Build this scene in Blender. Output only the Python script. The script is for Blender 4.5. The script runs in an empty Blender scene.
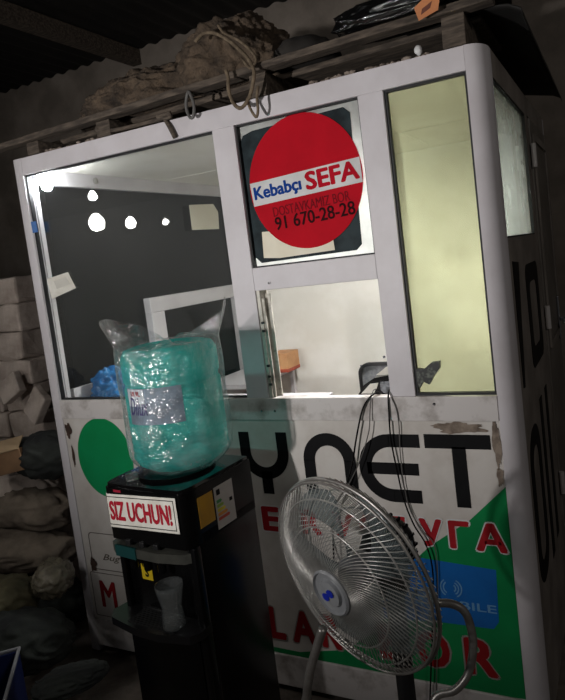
import bpy, bmesh, math, random
from mathutils import Vector, Matrix, noise
random.seed(7)
SC = bpy.context.scene
COL = SC.collection
PI = math.pi

# ------------------------------------------------------------------ camera
F, YAW, PITCH, ROLL = 620.0362, -0.4464, -0.0903, -0.1191
CP = Vector((2.3351, -1.9284, 1.6755))
CX, CY = 327.89, 313.24
_f = Vector((math.sin(YAW)*math.cos(PITCH), math.cos(YAW)*math.cos(PITCH), math.sin(PITCH)))
_r0 = Vector((math.cos(YAW), -math.sin(YAW), 0)); _u0 = _r0.cross(_f)
_r = math.cos(ROLL)*_r0 + math.sin(ROLL)*_u0
_u = -math.sin(ROLL)*_r0 + math.cos(ROLL)*_u0
cam = bpy.data.objects.new('camera', bpy.data.cameras.new('camera'))
COL.objects.link(cam)
cam.matrix_world = Matrix(((_r.x, _u.x, -_f.x, CP.x), (_r.y, _u.y, -_f.y, CP.y), (_r.z, _u.z, -_f.z, CP.z), (0, 0, 0, 1)))
cam.data.sensor_width = 36; cam.data.sensor_fit = 'AUTO'
cam.data.lens = F/700*36
cam.data.shift_x = -(CX-282.5)/700; cam.data.shift_y = (CY-350)/700
cam.data.clip_start = .02
SC.camera = cam

def hit(a, b, ax, val):            # a point seen in the photograph, on a plane of the real place
    d = (a-CX)/F*_r - (b-CY)/F*_u + _f
    t = (val-CP[ax])/d[ax]
    return CP + t*d
def at(a, b, z):
    return CP + z*((a-CX)/F*_r - (b-CY)/F*_u + _f)

# ------------------------------------------------------------------ materials
def srgb(c):
    if isinstance(c, str):
        c = [int(c[i:i+2], 16)/255 for i in (0, 2, 4)]
    return tuple(x/12.92 if x <= .04045 else ((x+.055)/1.055)**2.4 for x in c)
def newmat(name):
    m = bpy.data.materials.new(name); m.use_nodes = True
    nt = m.node_tree; nt.nodes.clear()
    out = nt.nodes.new('ShaderNodeOutputMaterial')
    return m, nt, out
def link(nt, a, b): nt.links.new(a, b)
def noise_node(nt, scale, detail=6, rough=.6, stretch=None):
    tc = nt.nodes.new('ShaderNodeTexCoord'); n = nt.nodes.new('ShaderNodeTexNoise')
    n.inputs['Scale'].default_value = scale; n.inputs['Detail'].default_value = detail
    n.inputs['Roughness'].default_value = rough
    if stretch:
        mp = nt.nodes.new('ShaderNodeMapping'); mp.inputs['Scale'].default_value = stretch
        link(nt, tc.outputs['Object'], mp.inputs[0]); link(nt, mp.outputs[0], n.inputs['Vector'])
    else:
        link(nt, tc.outputs['Object'], n.inputs['Vector'])
    return n
def ramp(nt, fac, stops):
    r = nt.nodes.new('ShaderNodeValToRGB'); link(nt, fac, r.inputs[0])
    e = r.color_ramp.elements
    while len(e) > len(stops): e.remove(e[-1])
    while len(e) < len(stops): e.new(.5)
    for x, (p, c) in zip(e, stops): x.position = p; x.color = (*c, 1)
    return r
def mat(name, col, rough=.5, metal=0, col2=None, scale=8, lo=.4, hi=.65, bump=0, bscale=None, spec=.5, stretch=None, coat=0, alpha=1):
    m, nt, out = newmat(name)
    p = nt.nodes.new('ShaderNodeBsdfPrincipled')
    p.inputs['Roughness'].default_value = rough; p.inputs['Metallic'].default_value = metal
    p.inputs['Specular IOR Level'].default_value = spec
    p.inputs['Coat Weight'].default_value = coat
    c = srgb(col); c2 = srgb(col2) if col2 else tuple(x*.85 for x in c)
    n = noise_node(nt, scale, stretch=stretch)
    r = ramp(nt, n.outputs['Fac'], [(lo, c2), (hi, c)])
    link(nt, r.outputs[0], p.inputs['Base Color'])
    if bump:
        n2 = noise_node(nt, bscale or scale*3, 8)
        b = nt.nodes.new('ShaderNodeBump'); b.inputs['Strength'].default_value = 1
        b.inputs['Distance'].default_value = bump
        link(nt, n2.outputs['Fac'], b.inputs['Height']); link(nt, b.outputs[0], p.inputs['Normal'])
    p.inputs['Alpha'].default_value = alpha
    link(nt, p.outputs[0], out.inputs[0])
    return m
def glass(name, tint, haze=0, hazecol=(1, 1, 1), base=.05, rough=0.0, hscale=3, bump=0, bscale=12, translucent=False, grad=1, glow=0, patchy=None):
    """thin see-through sheet: tinted passage, mirror-like surface, some dust or painted highlight patches"""
    m, nt, out = newmat(name)
    t = nt.nodes.new('ShaderNodeBsdfTransparent'); t.inputs[0].default_value = (*tint, 1)
    g = nt.nodes.new('ShaderNodeBsdfGlossy'); g.inputs['Roughness'].default_value = rough
    lw = nt.nodes.new('ShaderNodeLayerWeight'); lw.inputs['Blend'].default_value = .5
    pw = nt.nodes.new('ShaderNodeMath'); pw.operation = 'POWER'; link(nt, lw.outputs['Facing'], pw.inputs[0]); pw.inputs[1].default_value = 4
    ma = nt.nodes.new('ShaderNodeMath'); ma.operation = 'MULTIPLY_ADD'; link(nt, pw.outputs[0], ma.inputs[0])
    ma.inputs[1].default_value = .8*grad; ma.inputs[2].default_value = base; ma.use_clamp = True
    mx = nt.nodes.new('ShaderNodeMixShader'); link(nt, ma.outputs[0], mx.inputs[0])
    link(nt, t.outputs[0], mx.inputs[1]); link(nt, g.outputs[0], mx.inputs[2])
    last = mx
    if glow:
        g2 = nt.nodes.new('ShaderNodeBsdfGlossy'); g2.inputs['Roughness'].default_value = .42
        mg = nt.nodes.new('ShaderNodeMixShader'); mg.inputs[0].default_value = glow
        link(nt, mx.outputs[0], mg.inputs[1]); link(nt, g2.outputs[0], mg.inputs[2]); mx = mg; last = mg
    if haze:
        d = nt.nodes.new('ShaderNodeBsdfDiffuse'); d.inputs[0].default_value = (*hazecol, 1)
        src = d
        if translucent:
            tr = nt.nodes.new('ShaderNodeBsdfTranslucent'); tr.inputs[0].default_value = (*hazecol, 1)
            ms = nt.nodes.new('ShaderNodeMixShader'); ms.inputs[0].default_value = .5
            link(nt, d.outputs[0], ms.inputs[1]); link(nt, tr.outputs[0], ms.inputs[2]); src = ms
        n = noise_node(nt, hscale)
        r = ramp(nt, n.outputs['Fac'], patchy or [(.3, (haze*.6,)*3), (.7, (haze*1.4,)*3)])
        m2 = nt.nodes.new('ShaderNodeMixShader'); link(nt, r.outputs[0], m2.inputs[0])
        link(nt, mx.outputs[0], m2.inputs[1]); link(nt, src.outputs[0], m2.inputs[2]); last = m2
    if bump:
        n2 = noise_node(nt, bscale, 4)
        b = nt.nodes.new('ShaderNodeBump'); b.inputs['Strength'].default_value = 1; b.inputs['Distance'].default_value = bump
        link(nt, n2.outputs['Fac'], b.inputs['Height']); link(nt, b.outputs[0], g.inputs['Normal'])
    link(nt, last.outputs[0], out.inputs[0])
    return m
def emit(name, col, s):
    m, nt, out = newmat(name)
    e = nt.nodes.new('ShaderNodeEmission'); e.inputs[0].default_value = (*col, 1); e.inputs[1].default_value = s
    link(nt, e.outputs[0], out.inputs[0]); return m

M = {}
M['pvc'] = mat('white_pvc', 'CFCBCF', .48, col2='C2BDC0', scale=5, lo=.3, hi=.6)
M['pvc_dirty'] = mat('grimy_pvc', 'C9C4C2', .4, col2='8E8680', scale=9, lo=.32, hi=.52)
M['print'] = mat('print_film', 'D0CBC6', .38, col2='BCB5AE', scale=6, lo=.3, hi=.6)
M['inner'] = mat('inner_wall', 'ECEAE4', .6, col2='E0DDD4', scale=3)
M['seal'] = mat('black_seal', '15161A', .6)
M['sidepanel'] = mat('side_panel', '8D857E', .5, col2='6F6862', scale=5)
M['ink'] = mat('black_ink', '0A0A0C', .6, col2='121214', spec=.15)
M['redink'] = mat('red_ink', 'A81C26', .6, col2='941820', scale=20, spec=.2)
M['brown_red'] = mat('dull_red_ink', '8E1A1E', .6, spec=.2)
M['greenink'] = mat('green_ink', '0E8A4C', .35, col2='0C7C45', scale=4)
M['blueink'] = mat('blue_ink', '1767B5', .35, col2='155DA5', scale=4)
M['whiteink'] = mat('white_ink', 'D8D8D8', .6, spec=.2)
M['paleblue'] = mat('pale_blue_ink', '6A9CC8', .4)
M['black'] = mat('black_plastic', '070708', .25, col2='09090A', spec=.3)
M['blackm'] = mat('black_matte', '101012', .55)
M['chrome'] = mat('chrome', 'C8C8CC', .22, 1)
M['tube'] = mat('silver_tube', 'A9A6A2', .35, .7, col2='8D8985', scale=20)
M['wood'] = mat('old_wood', '62574C', .85, col2='39312A', scale=6, stretch=(2, 12, 12), bump=.004)
M['earth'] = mat('burlap', '675747', .95, col2='2F2720', scale=11, lo=.35, hi=.66, bump=.03, bscale=26)
M['plaster'] = mat('plaster', '9A9086', .9, col2='7A7168', scale=2.2, bump=.01, bscale=9)
M['stone'] = mat('pale_block', 'C2B5AB', .9, col2='8A7C72', scale=5, lo=.3, hi=.6, bump=.01, bscale=14)
M['tin'] = mat('dark_tin', '1D1B1A', .7, .2, col2='121110', scale=3)
M['floor'] = mat('floor_dirt', '857B72', .9, col2='4A423B', scale=3, bump=.01, bscale=18)
M['card'] = mat('cardboard', '8A6A4C', .85, col2='735840', scale=5)
M['rope'] = mat('rope', '7A6B57', .9, col2='564A3B', scale=40)

# ------------------------------------------------------------------ mesh helpers
def add_box(bm, x0, x1, y0, y1, z0, z1, bev=0, seg=2, X=None):
    vs = [bm.verts.new((x, y, z)) for x in (x0, x1) for y in (y0, y1) for z in (z0, z1)]
    fs = [(0, 1, 3, 2), (4, 6, 7, 5), (0, 4, 5, 1), (2, 3, 7, 6), (0, 2, 6, 4), (1, 5, 7, 3)]
    faces = [bm.faces.new([vs[i] for i in f]) for f in fs]
    if bev:
        es = list({e for f in faces for e in f.edges})
        r = bmesh.ops.bevel(bm, geom=es, offset=bev, segments=seg, affect='EDGES', profile=.5)
        vs = list({v for f in r['faces'] for v in f.verts} | {v for v in vs if v.is_valid})
    if X is not None:
        for v in vs:
            if v.is_valid: v.co = X @ v.co
    return vs
def add_tube(bm, pts, r, seg=8, closed=False, cap=True):
    pts = [Vector(p) for p in pts]; n = len(pts)
    rr = r if isinstance(r, (list, tuple)) else [r]*n
    rings = []; prev = None
    for i, p in enumerate(pts):
        a = pts[i-1] if (i or closed) else pts[0]; b = pts[(i+1) % n] if (i < n-1 or closed) else pts[-1]
        t = (b-a).normalized()
        if prev is None: x = t.orthogonal().normalized()
        else: x = (prev - t*prev.dot(t)).normalized()
        prev = x; y = t.cross(x)
        rings.append([bm.verts.new(p + rr[i]*(math.cos(2*PI*k/seg)*x + math.sin(2*PI*k/seg)*y)) for k in range(seg)])
    m = n if closed else n-1
    for i in range(m):
        A, B = rings[i], rings[(i+1) % n]
        off = 0
        if closed and i == n-1:
            off = min(range(seg), key=lambda o: (A[0].co-B[o].co).length)
        for k in range(seg):
            bm.faces.new((A[k], A[(k+1) % seg], B[(k+1+off) % seg], B[(k+off) % seg]))
    if cap and not closed:
        bm.faces.new(rings[0][::-1]); bm.faces.new(rings[-1])
def smooth_path(pts, n=6, closed=False):
    pts = [Vector(p) for p in pts]; N = len(pts); out = []
    for i in range(N if closed else N-1):
        if closed: p0, p1, p2, p3 = pts[i-1], pts[i], pts[(i+1) % N], pts[(i+2) % N]
        else: p0, p1, p2, p3 = pts[max(i-1, 0)], pts[i], pts[i+1], pts[min(i+2, N-1)]
        for k in range(n):
            t = k/n
            out.append(.5*((2*p1)+(-p0+p2)*t+(2*p0-5*p1+4*p2-p3)*t*t+(-p0+3*p1-3*p2+p3)*t**3))
    if not closed: out.append(pts[-1])
    return out
def add_lathe(bm, prof, seg=32, X=None, caps=True):
    X = X or Matrix()
    rings = [[bm.verts.new(X @ Vector((r*math.cos(2*PI*k/seg), r*math.sin(2*PI*k/seg), z))) for k in range(seg)] for r, z in prof]
    for A, B in zip(rings, rings[1:]):
        for k in range(seg): bm.faces.new((A[k], A[(k+1) % seg], B[(k+1) % seg], B[k]))
    if caps: bm.faces.new(rings[0][::-1]); bm.faces.new(rings[-1])
def add_prism(bm, poly, X, d):
    """poly: 2-D outline in the local xy plane, extruded by d along local z"""
    a = [bm.verts.new(X @ Vector((x, y, 0))) for x, y in poly]; b = [bm.verts.new(X @ Vector((x, y, d))) for x, y in poly]
    bm.faces.new(a[::-1]); bm.faces.new(b); n = len(a)
    for i in range(n): bm.faces.new((a[i], a[(i+1) % n], b[(i+1) % n], b[i]))
def add_loop_prism(bm, outer, inner, X, d):
    n = len(outer)
    q = [[bm.verts.new(X @ Vector((x, y, z))) for x, y in L] for L in (outer, inner) for z in (0, d)]
    oa, ob, ia, ib = q
    for i in range(n):
        j = (i+1) % n
        bm.faces.new((ob[i], ob[j], ib[j], ib[i])); bm.faces.new((oa[j], oa[i], ia[i], ia[j]))
        bm.faces.new((oa[i], oa[j], ob[j], ob[i])); bm.faces.new((ib[i], ib[j], ia[j], ia[i]))
def add_blob(bm, c, rad, amp=.1, freq=3, sub=4, rot=0, seed=0, flat=None, fold=0):
    r = bmesh.ops.create_icosphere(bm, subdivisions=sub, radius=1)
    R = Matrix.Rotation(rot, 3, 'Z')
    for v in r['verts']:
        n = v.co.normalized(); s = Vector((seed*3.1, seed*1.7, seed))
        k = 1 + amp*noise.fractal(n*freq+s, .8, 2, 4) + (fold*math.sin(noise.noise(n*1.5+s)*14) if fold else 0)
        p = R @ Vector((n.x*rad[0]*k, n.y*rad[1]*k, n.z*rad[2]*k))
        v.co = p + Vector(c)
        if flat is not None and v.co.z < flat: v.co.z = flat
FX = lambda y: Matrix(((1, 0, 0, 0), (0, 0, -1, y), (0, 1, 0, 0), (0, 0, 0, 1)))     # local xy -> world xz, facing -y
def plane_mat(o, x, y):
    o, x, y = Vector(o), Vector(x).normalized(), Vector(y); z = x.cross(y).normalized(); y = z.cross(x)
    return Matrix(((x.x, y.x, z.x, o.x), (x.y, y.y, z.y, o.y), (x.z, y.z, z.z, o.z), (0, 0, 0, 1)))
def rrect(x0, x1, y0, y1, r, n=6):
    p = []
    for cx, cy, a in ((x1-r, y1-r, 0), (x0+r, y1-r, PI/2), (x0+r, y0+r, PI), (x1-r, y0+r, 1.5*PI)):
        p += [(cx+r*math.cos(a+k/n*PI/2), cy+r*math.sin(a+k/n*PI/2)) for k in range(n+1)]
    return p
def circ(cx, cy, rx, ry=None, n=48): return [(cx+rx*math.cos(2*PI*k/n), cy+(ry or rx)*math.sin(2*PI*k/n)) for k in range(n)]

def finish(name, bm, m, parent=None, smooth=False, loc=None, X=None):
    me = bpy.data.meshes.new(name)
    if X is not None: bmesh.ops.transform(bm, matrix=X, verts=bm.verts)
    org = Vector((0, 0, 0))
    if parent is not None:
        q = parent
        while q is not None: org += q.location; q = q.parent
    elif loc is not None: org = Vector(loc)
    for v in bm.verts: v.co -= org
    bmesh.ops.recalc_face_normals(bm, faces=bm.faces)
    bm.to_mesh(me); bm.free()
    if smooth:
        for p in me.polygons: p.use_smooth = True
        if smooth != 'all': me.set_sharp_from_angle(angle=math.radians(40))
    me.materials.append(M[m] if isinstance(m, str) else m)
    o = bpy.data.objects.new(name, me); COL.objects.link(o)
    if parent is not None: o.parent = parent
    elif loc is not None: o.location = loc
    return o
def tag(o, label=None, cat=None, group=None, kind=None):
    if label: o['label'] = label
    if cat: o['category'] = cat
    if group: o['group'] = group
    if kind: o['kind'] = kind
    return o
def thing(name, label, cat, loc=(0, 0, 0), group=None):
    o = bpy.data.objects.new(name, None); COL.objects.link(o); o.location = loc; o.empty_display_size = .05
    return tag(o, label, cat, group)
def box(name, dims, m, parent=None, bev=0, smooth=False, loc=None):
    bm = bmesh.new(); add_box(bm, *dims, bev=bev); return finish(name, bm, m, parent, smooth, loc)
def prism(name, poly, X, d, m, parent=None):
    bm = bmesh.new(); add_prism(bm, poly, X, d); return finish(name, bm, m, parent)

_fcache = {}
def text_bm(txt, rect, bold=.0, shear=0, depth=.0006, keep=False):
    """lettering as flat mesh fitted to rect=(x0,x1,y0,y1) in a local xy plane"""
    cu = bpy.data.curves.new('t', 'FONT'); cu.body = txt; cu.size = 1; cu.shear = shear
    cu.resolution_u = 3
    ob = bpy.data.objects.new('t', cu); COL.objects.link(ob)
    dg = bpy.context.evaluated_depsgraph_get(); dg.update()
    me = bpy.data.meshes.new_from_object(ob.evaluated_get(dg))
    bm = bmesh.new(); bm.from_mesh(me)
    bpy.data.objects.remove(ob); bpy.data.curves.remove(cu); bpy.data.meshes.remove(me)
    if bold > 0:      # heavier strokes: the same glyphs laid over themselves, slightly shifted
        base_ = bm.verts[:] + bm.edges[:] + bm.faces[:]
        for k in range(8):
            d_ = Vector((math.cos(k*PI/4), math.sin(k*PI/4)*.8, 0))*bold*1.25
            r_ = bmesh.ops.duplicate(bm, geom=base_)
            for g_ in r_['geom']:
                if isinstance(g_, bmesh.types.BMVert): g_.co += d_ + Vector((0, 0, (k+1)*.00006))
    xs = [v.co.x for v in bm.verts]; ys = [v.co.y for v in bm.verts]
    x0, x1, y0, y1 = min(xs), max(xs), min(ys), max(ys)
    sx = (rect[1]-rect[0])/(x1-x0); sy = (rect[3]-rect[2])/(y1-y0)
    for v in bm.verts: v.co = Vector((rect[0]+(v.co.x-x0)*sx, rect[2]+(v.co.y-y0)*sy, v.co.z))
    r = bmesh.ops.extrude_face_region(bm, geom=bm.faces[:])
    for g in r['geom']:
        if isinstance(g, bmesh.types.BMVert): g.co.z += depth
    return bm
def text(name, txt, rect, X, m, parent, bold=0, shear=0, wrap=None):
    bm = text_bm(txt, rect, bold, shear)
    if wrap:
        bmesh.ops.subdivide_edges(bm, edges=[e for e in bm.edges if e.calc_length() > .01], cuts=2)
        for v in bm.verts: v.co = wrap(v.co)
        return finish(name, bm, m, parent)
    return finish(name, bm, m, parent, X=X)

# ------------------------------------------------------------------ setting
def wavy(name, x0, x1, y0, y1, z, m, amp, nx, ny, kind='structure', freq=1.5):
    bm = bmesh.new(); g = []
    for j in range(ny+1):
        row = []
        for i in range(nx+1):
            x = x0+(x1-x0)*i/nx; y = y0+(y1-y0)*j/ny
            row.append(bm.verts.new((x, y, z+amp*noise.fractal(Vector((x*freq, y*freq, 0)), 1, 2, 4))))
        g.append(row)
    for j in range(ny):
        for i in range(nx): bm.faces.new((g[j][i], g[j][i+1], g[j+1][i+1], g[j+1][i]))
    return tag(finish(name, bm, m, smooth='all'), kind=kind)
wavy('floor', -5, 5.5, -4.5, 2.6, -.012, 'floor', .012, 140, 100)
tag(box('wall_back', (-5, 5.5, 2.3, 2.45, -.05, 3.75), 'plaster'), kind='structure')
tag(box('wall_left', (-5.1, -5, -4.5, 2.3, -.05, 3.6), 'plaster'), kind='structure')
# corrugated roof sheets of the shed
bm = bmesh.new(); prev = None
for i in range(0, 601):
    x = -5+10.5*i/600; z = 3.56+.011*math.sin(x*2*PI/.15)
    cur = [bm.verts.new((x, y, z+.0*y)) for y in (-4.5, 2.35)] + [bm.verts.new((x, y, z+.004)) for y in (-4.5, 2.35)]
    if prev:
        bm.faces.new((prev[0], prev[1], cur[1], cur[0])); bm.faces.new((prev[2], cur[2], cur[3], prev[3]))
    prev = cur
tag(finish('ceiling', bm, 'tin', smooth='all'), kind='structure')
for k, x in enumerate((-3.2, -1.2, .8, 2.8)):
    tag(box('trim_%d' % (k+1), (x, x+.09, -4.5, 2.3, 3.43, 3.548), 'wood'), kind='structure')

# ------------------------------------------------------------------ kiosk
KL = thing('kiosk', 'white plastic-framed sales kiosk with lit windows and printed lower panel', 'kiosk', (0, 0, 0))
X1, X2, X3, X4, X5, X7, XR = .045, 1.036, 1.13, 1.608, 1.695, 1.96, 2.02
ZT, ZW, ZS, ZO, ZM, ZR, ZP = 2.25, 2.177, 1.666, 1.583, 1.184, 1.101, .16
D = 1.6
# corner posts
bm = bmesh.new()
prof = [(0, 0)] + [(X7+.0+.06*math.sin(a), .075-.075*math.cos(a)) for a in [k/8*PI/2 for k in range(9)]] + [(XR, .10), (X7, .10)]
prof = [(X7, 0)] + prof[1:]
add_prism(bm, prof, Matrix.Translation((0, 0, .0)), ZT-.0)
finish('corner_post', bm, 'pvc', KL, smooth=True)
bm = bmesh.new(); pl = [(X1, 0), (.004, 0), (-.007, .005), (-.012, .014), (-.012, .04), (X1, .04)]
add_prism(bm, pl[::-1], Matrix.Translation((0, 0, .0)), ZT); finish('corner_post', bm, 'pvc', KL, smooth=True)
box('corner_post', (0, .05, D-.05, D, 0, ZT), 'pvc', KL); box('corner_post', (X7, XR, D-.05, D, 0, ZT), 'pvc', KL)
# front frame
box('top_rail', (X1, X7, 0, .06, ZW, ZT), 'pvc', KL, .002)
box('middle_rail', (X1, X7, -.004, .036, ZR, ZM), 'pvc_dirty', KL, .002)
box('mullion', (X2, X3, 0, .06, ZM, ZW), 'pvc', KL, .002)
box('mullion', (X4, X5, 0, .06, ZM, ZW), 'pvc', KL, .002)
box('window_rail', (X3, X4, 0.001, .06, ZO, ZS), 'pvc', KL, .002)
box('bottom_rail', (X1, X7, -.003, .06, .03, ZP), 'pvc_dirty', KL, .004)
# raised screws on rails
for (a, b) in ((269, 283), (384, 357), (434, 404), (275, 411), (262, 411)):
    bm = bmesh.new(); p = hit(a, b, 1, -.004); add_lathe(bm, [(.005, -.002), (.005, .002), (.003, .004)], 10, Matrix.Translation(p) @ Matrix.Rotation(PI/2, 4, 'X'))
    finish('screw_head', bm, 'chrome', KL)
panel = box('printed_panel', (X1, X7, .004, .03, ZP, ZR), 'print', KL)

# glazing
M['glass_left'] = glass('dusty_glass', (.9, .92, .91), .008, (.75, .8, .8), .05, hscale=2, glow=.018)
M['glass_right'] = glass('yellowed_film_glass', (.88, .90, .74), .12, (.76, .80, .64), .03, hscale=2.5, translucent=True)
M['glass_side'] = glass('clouded_side_glass', (.8, .84, .8), .22, (.8, .84, .80), .06, hscale=5, translucent=True)
M['glass_dark'] = glass('night_tinted_glass', (.04, .045, .045), .003, (.3, .32, .33), .02, hscale=2, grad=.4)  # dark tint stands in for the unlit outside behind these panes
M['glass_backlit'] = glass('milky_film', (.2, .2, .2), .8, (.95, .97, .95), .03, translucent=True)
def pane(name, x0, x1, z0, z1, m, y=.03, seal=.006, ymn=.012):
    p = box(name, (x0, x1, y, y+.004, z0, z1), m, KL)
    bm = bmesh.new()
    add_loop_prism(bm, [(x0, z0), (x1, z0), (x1, z1), (x0, z1)], [(x0+seal, z0+seal), (x1-seal, z0+seal), (x1-seal, z1-seal), (x0+seal, z1-seal)], FX(y-.001), .018)
    finish('seal', bm, 'seal', p)
    return p
gl = pane('window_pane', X1, X2, ZM, ZW, 'glass_left')
gr = pane('window_pane', X5, X7, ZM, ZW, 'glass_right', seal=.008)
gs = pane('window_pane', X3, X4, ZS, ZW, 'glass_backlit', seal=.005)
# sliding sash at the serving hatch: track and slid-back pane edge
bm = bmesh.new()
add_box(bm, X3+.002, X3+.016, .004, .056, ZM, ZO, .001); add_box(bm, X3+.016, X3+.026, .012, .018, ZM, ZO-.03); add_box(bm, X3+.016, X3+.040, .034, .040, ZM, ZO-.015)
tr = finish('sliding_track', bm, mat('track_metal', 'D2CEC4', .4, 0, col2='8E867A', scale=30, lo=.3, hi=.5), KL)
for z in (1.23, 1.26, 1.43, 1.46, 1.3): box('track_catch', (X3+.008, X3+.02, .0, .006, z, z+.009), 'seal', tr, .001)

# structure behind
box('roof_panel', (0.001, XR-.001, .061, D-.001, ZT-.045, ZT-.005), 'inner', KL)
box('base_floor', (.051, X7-.001, .061, D-.051, .0, .05), 'card', KL)
box('back_wall', (.051, X7-.001, 1.5, D-.002, .05, ZT-.046), 'inner', KL)
bm = bmesh.new()  # ceiling trim seams
add_box(bm, .06, X7, .90, .905, ZT-.047, ZT-.045); add_box(bm, 1.45, 1.46, .061, 1.49, ZT-.048, ZT-.045)
finish('ceiling_trim', bm, 'inner', KL)
# left side wall seen from inside: rails, panes tinted dark for the night outside, sash
bm = bmesh.new()
add_box(bm, .004, .056, .061, 1.499, 2.14, 2.204); add_box(bm, .004, .05, .041, .062, .05, 2.14)
add_box(bm, .01, .05, .082, .66, .05, 1.215); add_box(bm, .004, .056, .66, 1.499, .05, .87)
finish('side_frame', bm, 'pvc', KL)
box('side_pane', (.028, .032, .082, 1.499, 1.215, 2.14), 'glass_dark', KL)
bm = bmesh.new()
add_box(bm, .02, .075, .64, 1.499, 1.49, 1.57, .004); add_box(bm, .02, .075, .64, .745, .871, 1.49, .004)
add_box(bm, .02, .075, 1.44, 1.499, .871, 1.49, .004); add_box(bm, .02, .075, .745, 1.44, .871, .95, .004)
sash = finish('sash_frame', bm, 'pvc', KL)
box('sash_pane', (.036, .04, .745, 1.44, .95, 1.49), 'glass_dark', sash)
bm = bmesh.new(); add_lathe(bm, [(.016, 0), (.016, .004), (.006, .008)], 14, Matrix.Translation((.056, .40, 2.175)) @ Matrix.Rotation(PI/2, 4, 'Y'))
finish('bolt_cap', bm, 'tube', KL)
# notes stuck on the side glass
def quad_note(name, pts, ax, val, m, parent, th=.0012):
    P = [hit(a, b, ax, val) for a, b in pts]
    nrm = (P[1]-P[0]).cross(P[2]-P[0]).normalized()*th
    if nrm.dot(CP-P[0]) < 0: nrm = -nrm
    bm = bmesh.new(); a = [bm.verts.new(p) for p in P]; b = [bm.verts.new(p+nrm) for p in P]
    bm.faces.new(a); bm.faces.new(b); n = len(P)
    for i in range(n): bm.faces.new((a[i], a[(i+1) % n], b[(i+1) % n], b[i]))
    return finish(name, bm, m, parent)
M['paper'] = mat('paper', 'E6E4DC', .7, col2='CFCBC0', scale=12)
M['paper2'] = mat('cream_card', 'ECE6D4', .7, col2='E0D8C2', scale=6)
n1 = quad_note('paper_note', [(47, 279), (68, 272), (76, 288), (52, 299)], 1, .026, 'paper', KL)
quad_note('printed_line', [(54, 281), (66, 277), (70, 284), (57, 289)], 1, .0245, mat('faint_print', 'D2CFC6', .7), n1)
n2 = quad_note('paper_note', [(189, 205), (213, 204), (218, 212), (219, 229), (192, 230)], 0, .058, 'paper2', KL)
quad_note('blue_sticker', [(31, 222), (36, 221), (38, 232), (33, 233)], 1, -.0005, 'blueink', KL)

# right side wall
bm = bmesh.new()
Y0, Y1, ZA, ZB = .10, .84, 2.165, 1.667
add_box(bm, X7, XR, Y0, .905, ZA, ZT); add_box(bm, X7, XR, Y0, .905, ZP, ZB); add_box(bm, X7, XR, Y1, .905, ZB, ZA)
add_box(bm, X7, XR, .905, D-.05, 2.17, ZT); add_box(bm, X7, XR, Y0, D-.05, 0, ZP); add_box(bm, X7, XR, 1.52, D-.05, ZP, 2.17)
finish('side_wall', bm, 'sidepanel', KL)
ps = box('window_pane', (2.0, 2.004, Y0, Y1, ZB, ZA), 'glass_side', KL)
SX = Matrix(((0, 0, 1, 0), (1, 0, 0, 0), (0, 1, 0, 0), (0, 0, 0, 1)))      # local xy -> world yz, facing +x
bm = bmesh.new(); add_loop_prism(bm, [(Y0, ZB), (Y1, ZB), (Y1, ZA), (Y0, ZA)], [(Y0+.01, ZB+.006), (Y1-.008, ZB+.006), (Y1-.008, ZA-.006), (Y0+.01, ZA-.006)], Matrix.Translation((2.006, 0, 0)) @ SX, .012)
finish('seal', bm, 'seal', ps)
bm = bmesh.new(); add_box(bm, 1.975, 2.028, .915, 1.51, .05, 2.16, .003)
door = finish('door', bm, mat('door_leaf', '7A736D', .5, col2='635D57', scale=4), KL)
bm = bmesh.new(); add_loop_prism(bm, rrect(.96, 1.47, 1.15, 2.1, .01), rrect(.99, 1.44, 1.18, 2.07, .01), Matrix.Translation((2.029, 0, 0)) @ SX, .008)
finish('door_bead', bm, 'sidepanel', door)
bm = bmesh.new(); add_box(bm, 2.0281, 2.04, 1.40, 1.44, 1.12, 1.34, .004); add_box(bm, 2.04, 2.07, 1.412, 1.428, 1.21, 1.23, .003); add_box(bm, 2.06, 2.075, 1.30, 1.43, 1.208, 1.232, .005)
finish('door_handle', bm, 'chrome', door)
for z in (.5, 1.25, 1.95):
    bm = bmesh.new(); add_tube(bm, [(2.035, .91, z), (2.035, .91, z+.1)], .011, 10); finish('door_hinge', bm, 'pvc_dirty', door)
# big black side lettering (tall strokes)
bm = bmesh.new(); SXo = Matrix.Translation((XR, 0, 0)) @ SX
add_prism(bm, [(.146, 1.17), (.182, 1.165), (.277, 1.58), (.146, 1.59)][::1], SXo, .002)
add_loop_prism(bm, rrect(.42, .78, 1.17, 1.56, .05), rrect(.50, .70, 1.24, 1.49, .04), SXo, .002)
add_loop_prism(bm, rrect(.14, .42, .45, 1.0, .12), rrect(.21, .35, .52, .93, .06), SXo, .002)
add_prism(bm, [(.5, .4), (.57, .4), (.57, 1.04), (.5, 1.04)], SXo, .002); add_prism(bm, [(.68, .4), (.75, .4), (.75, 1.04), (.68, 1.04)], SXo, .002)
finish('side_lettering', bm, 'ink', KL)

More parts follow.
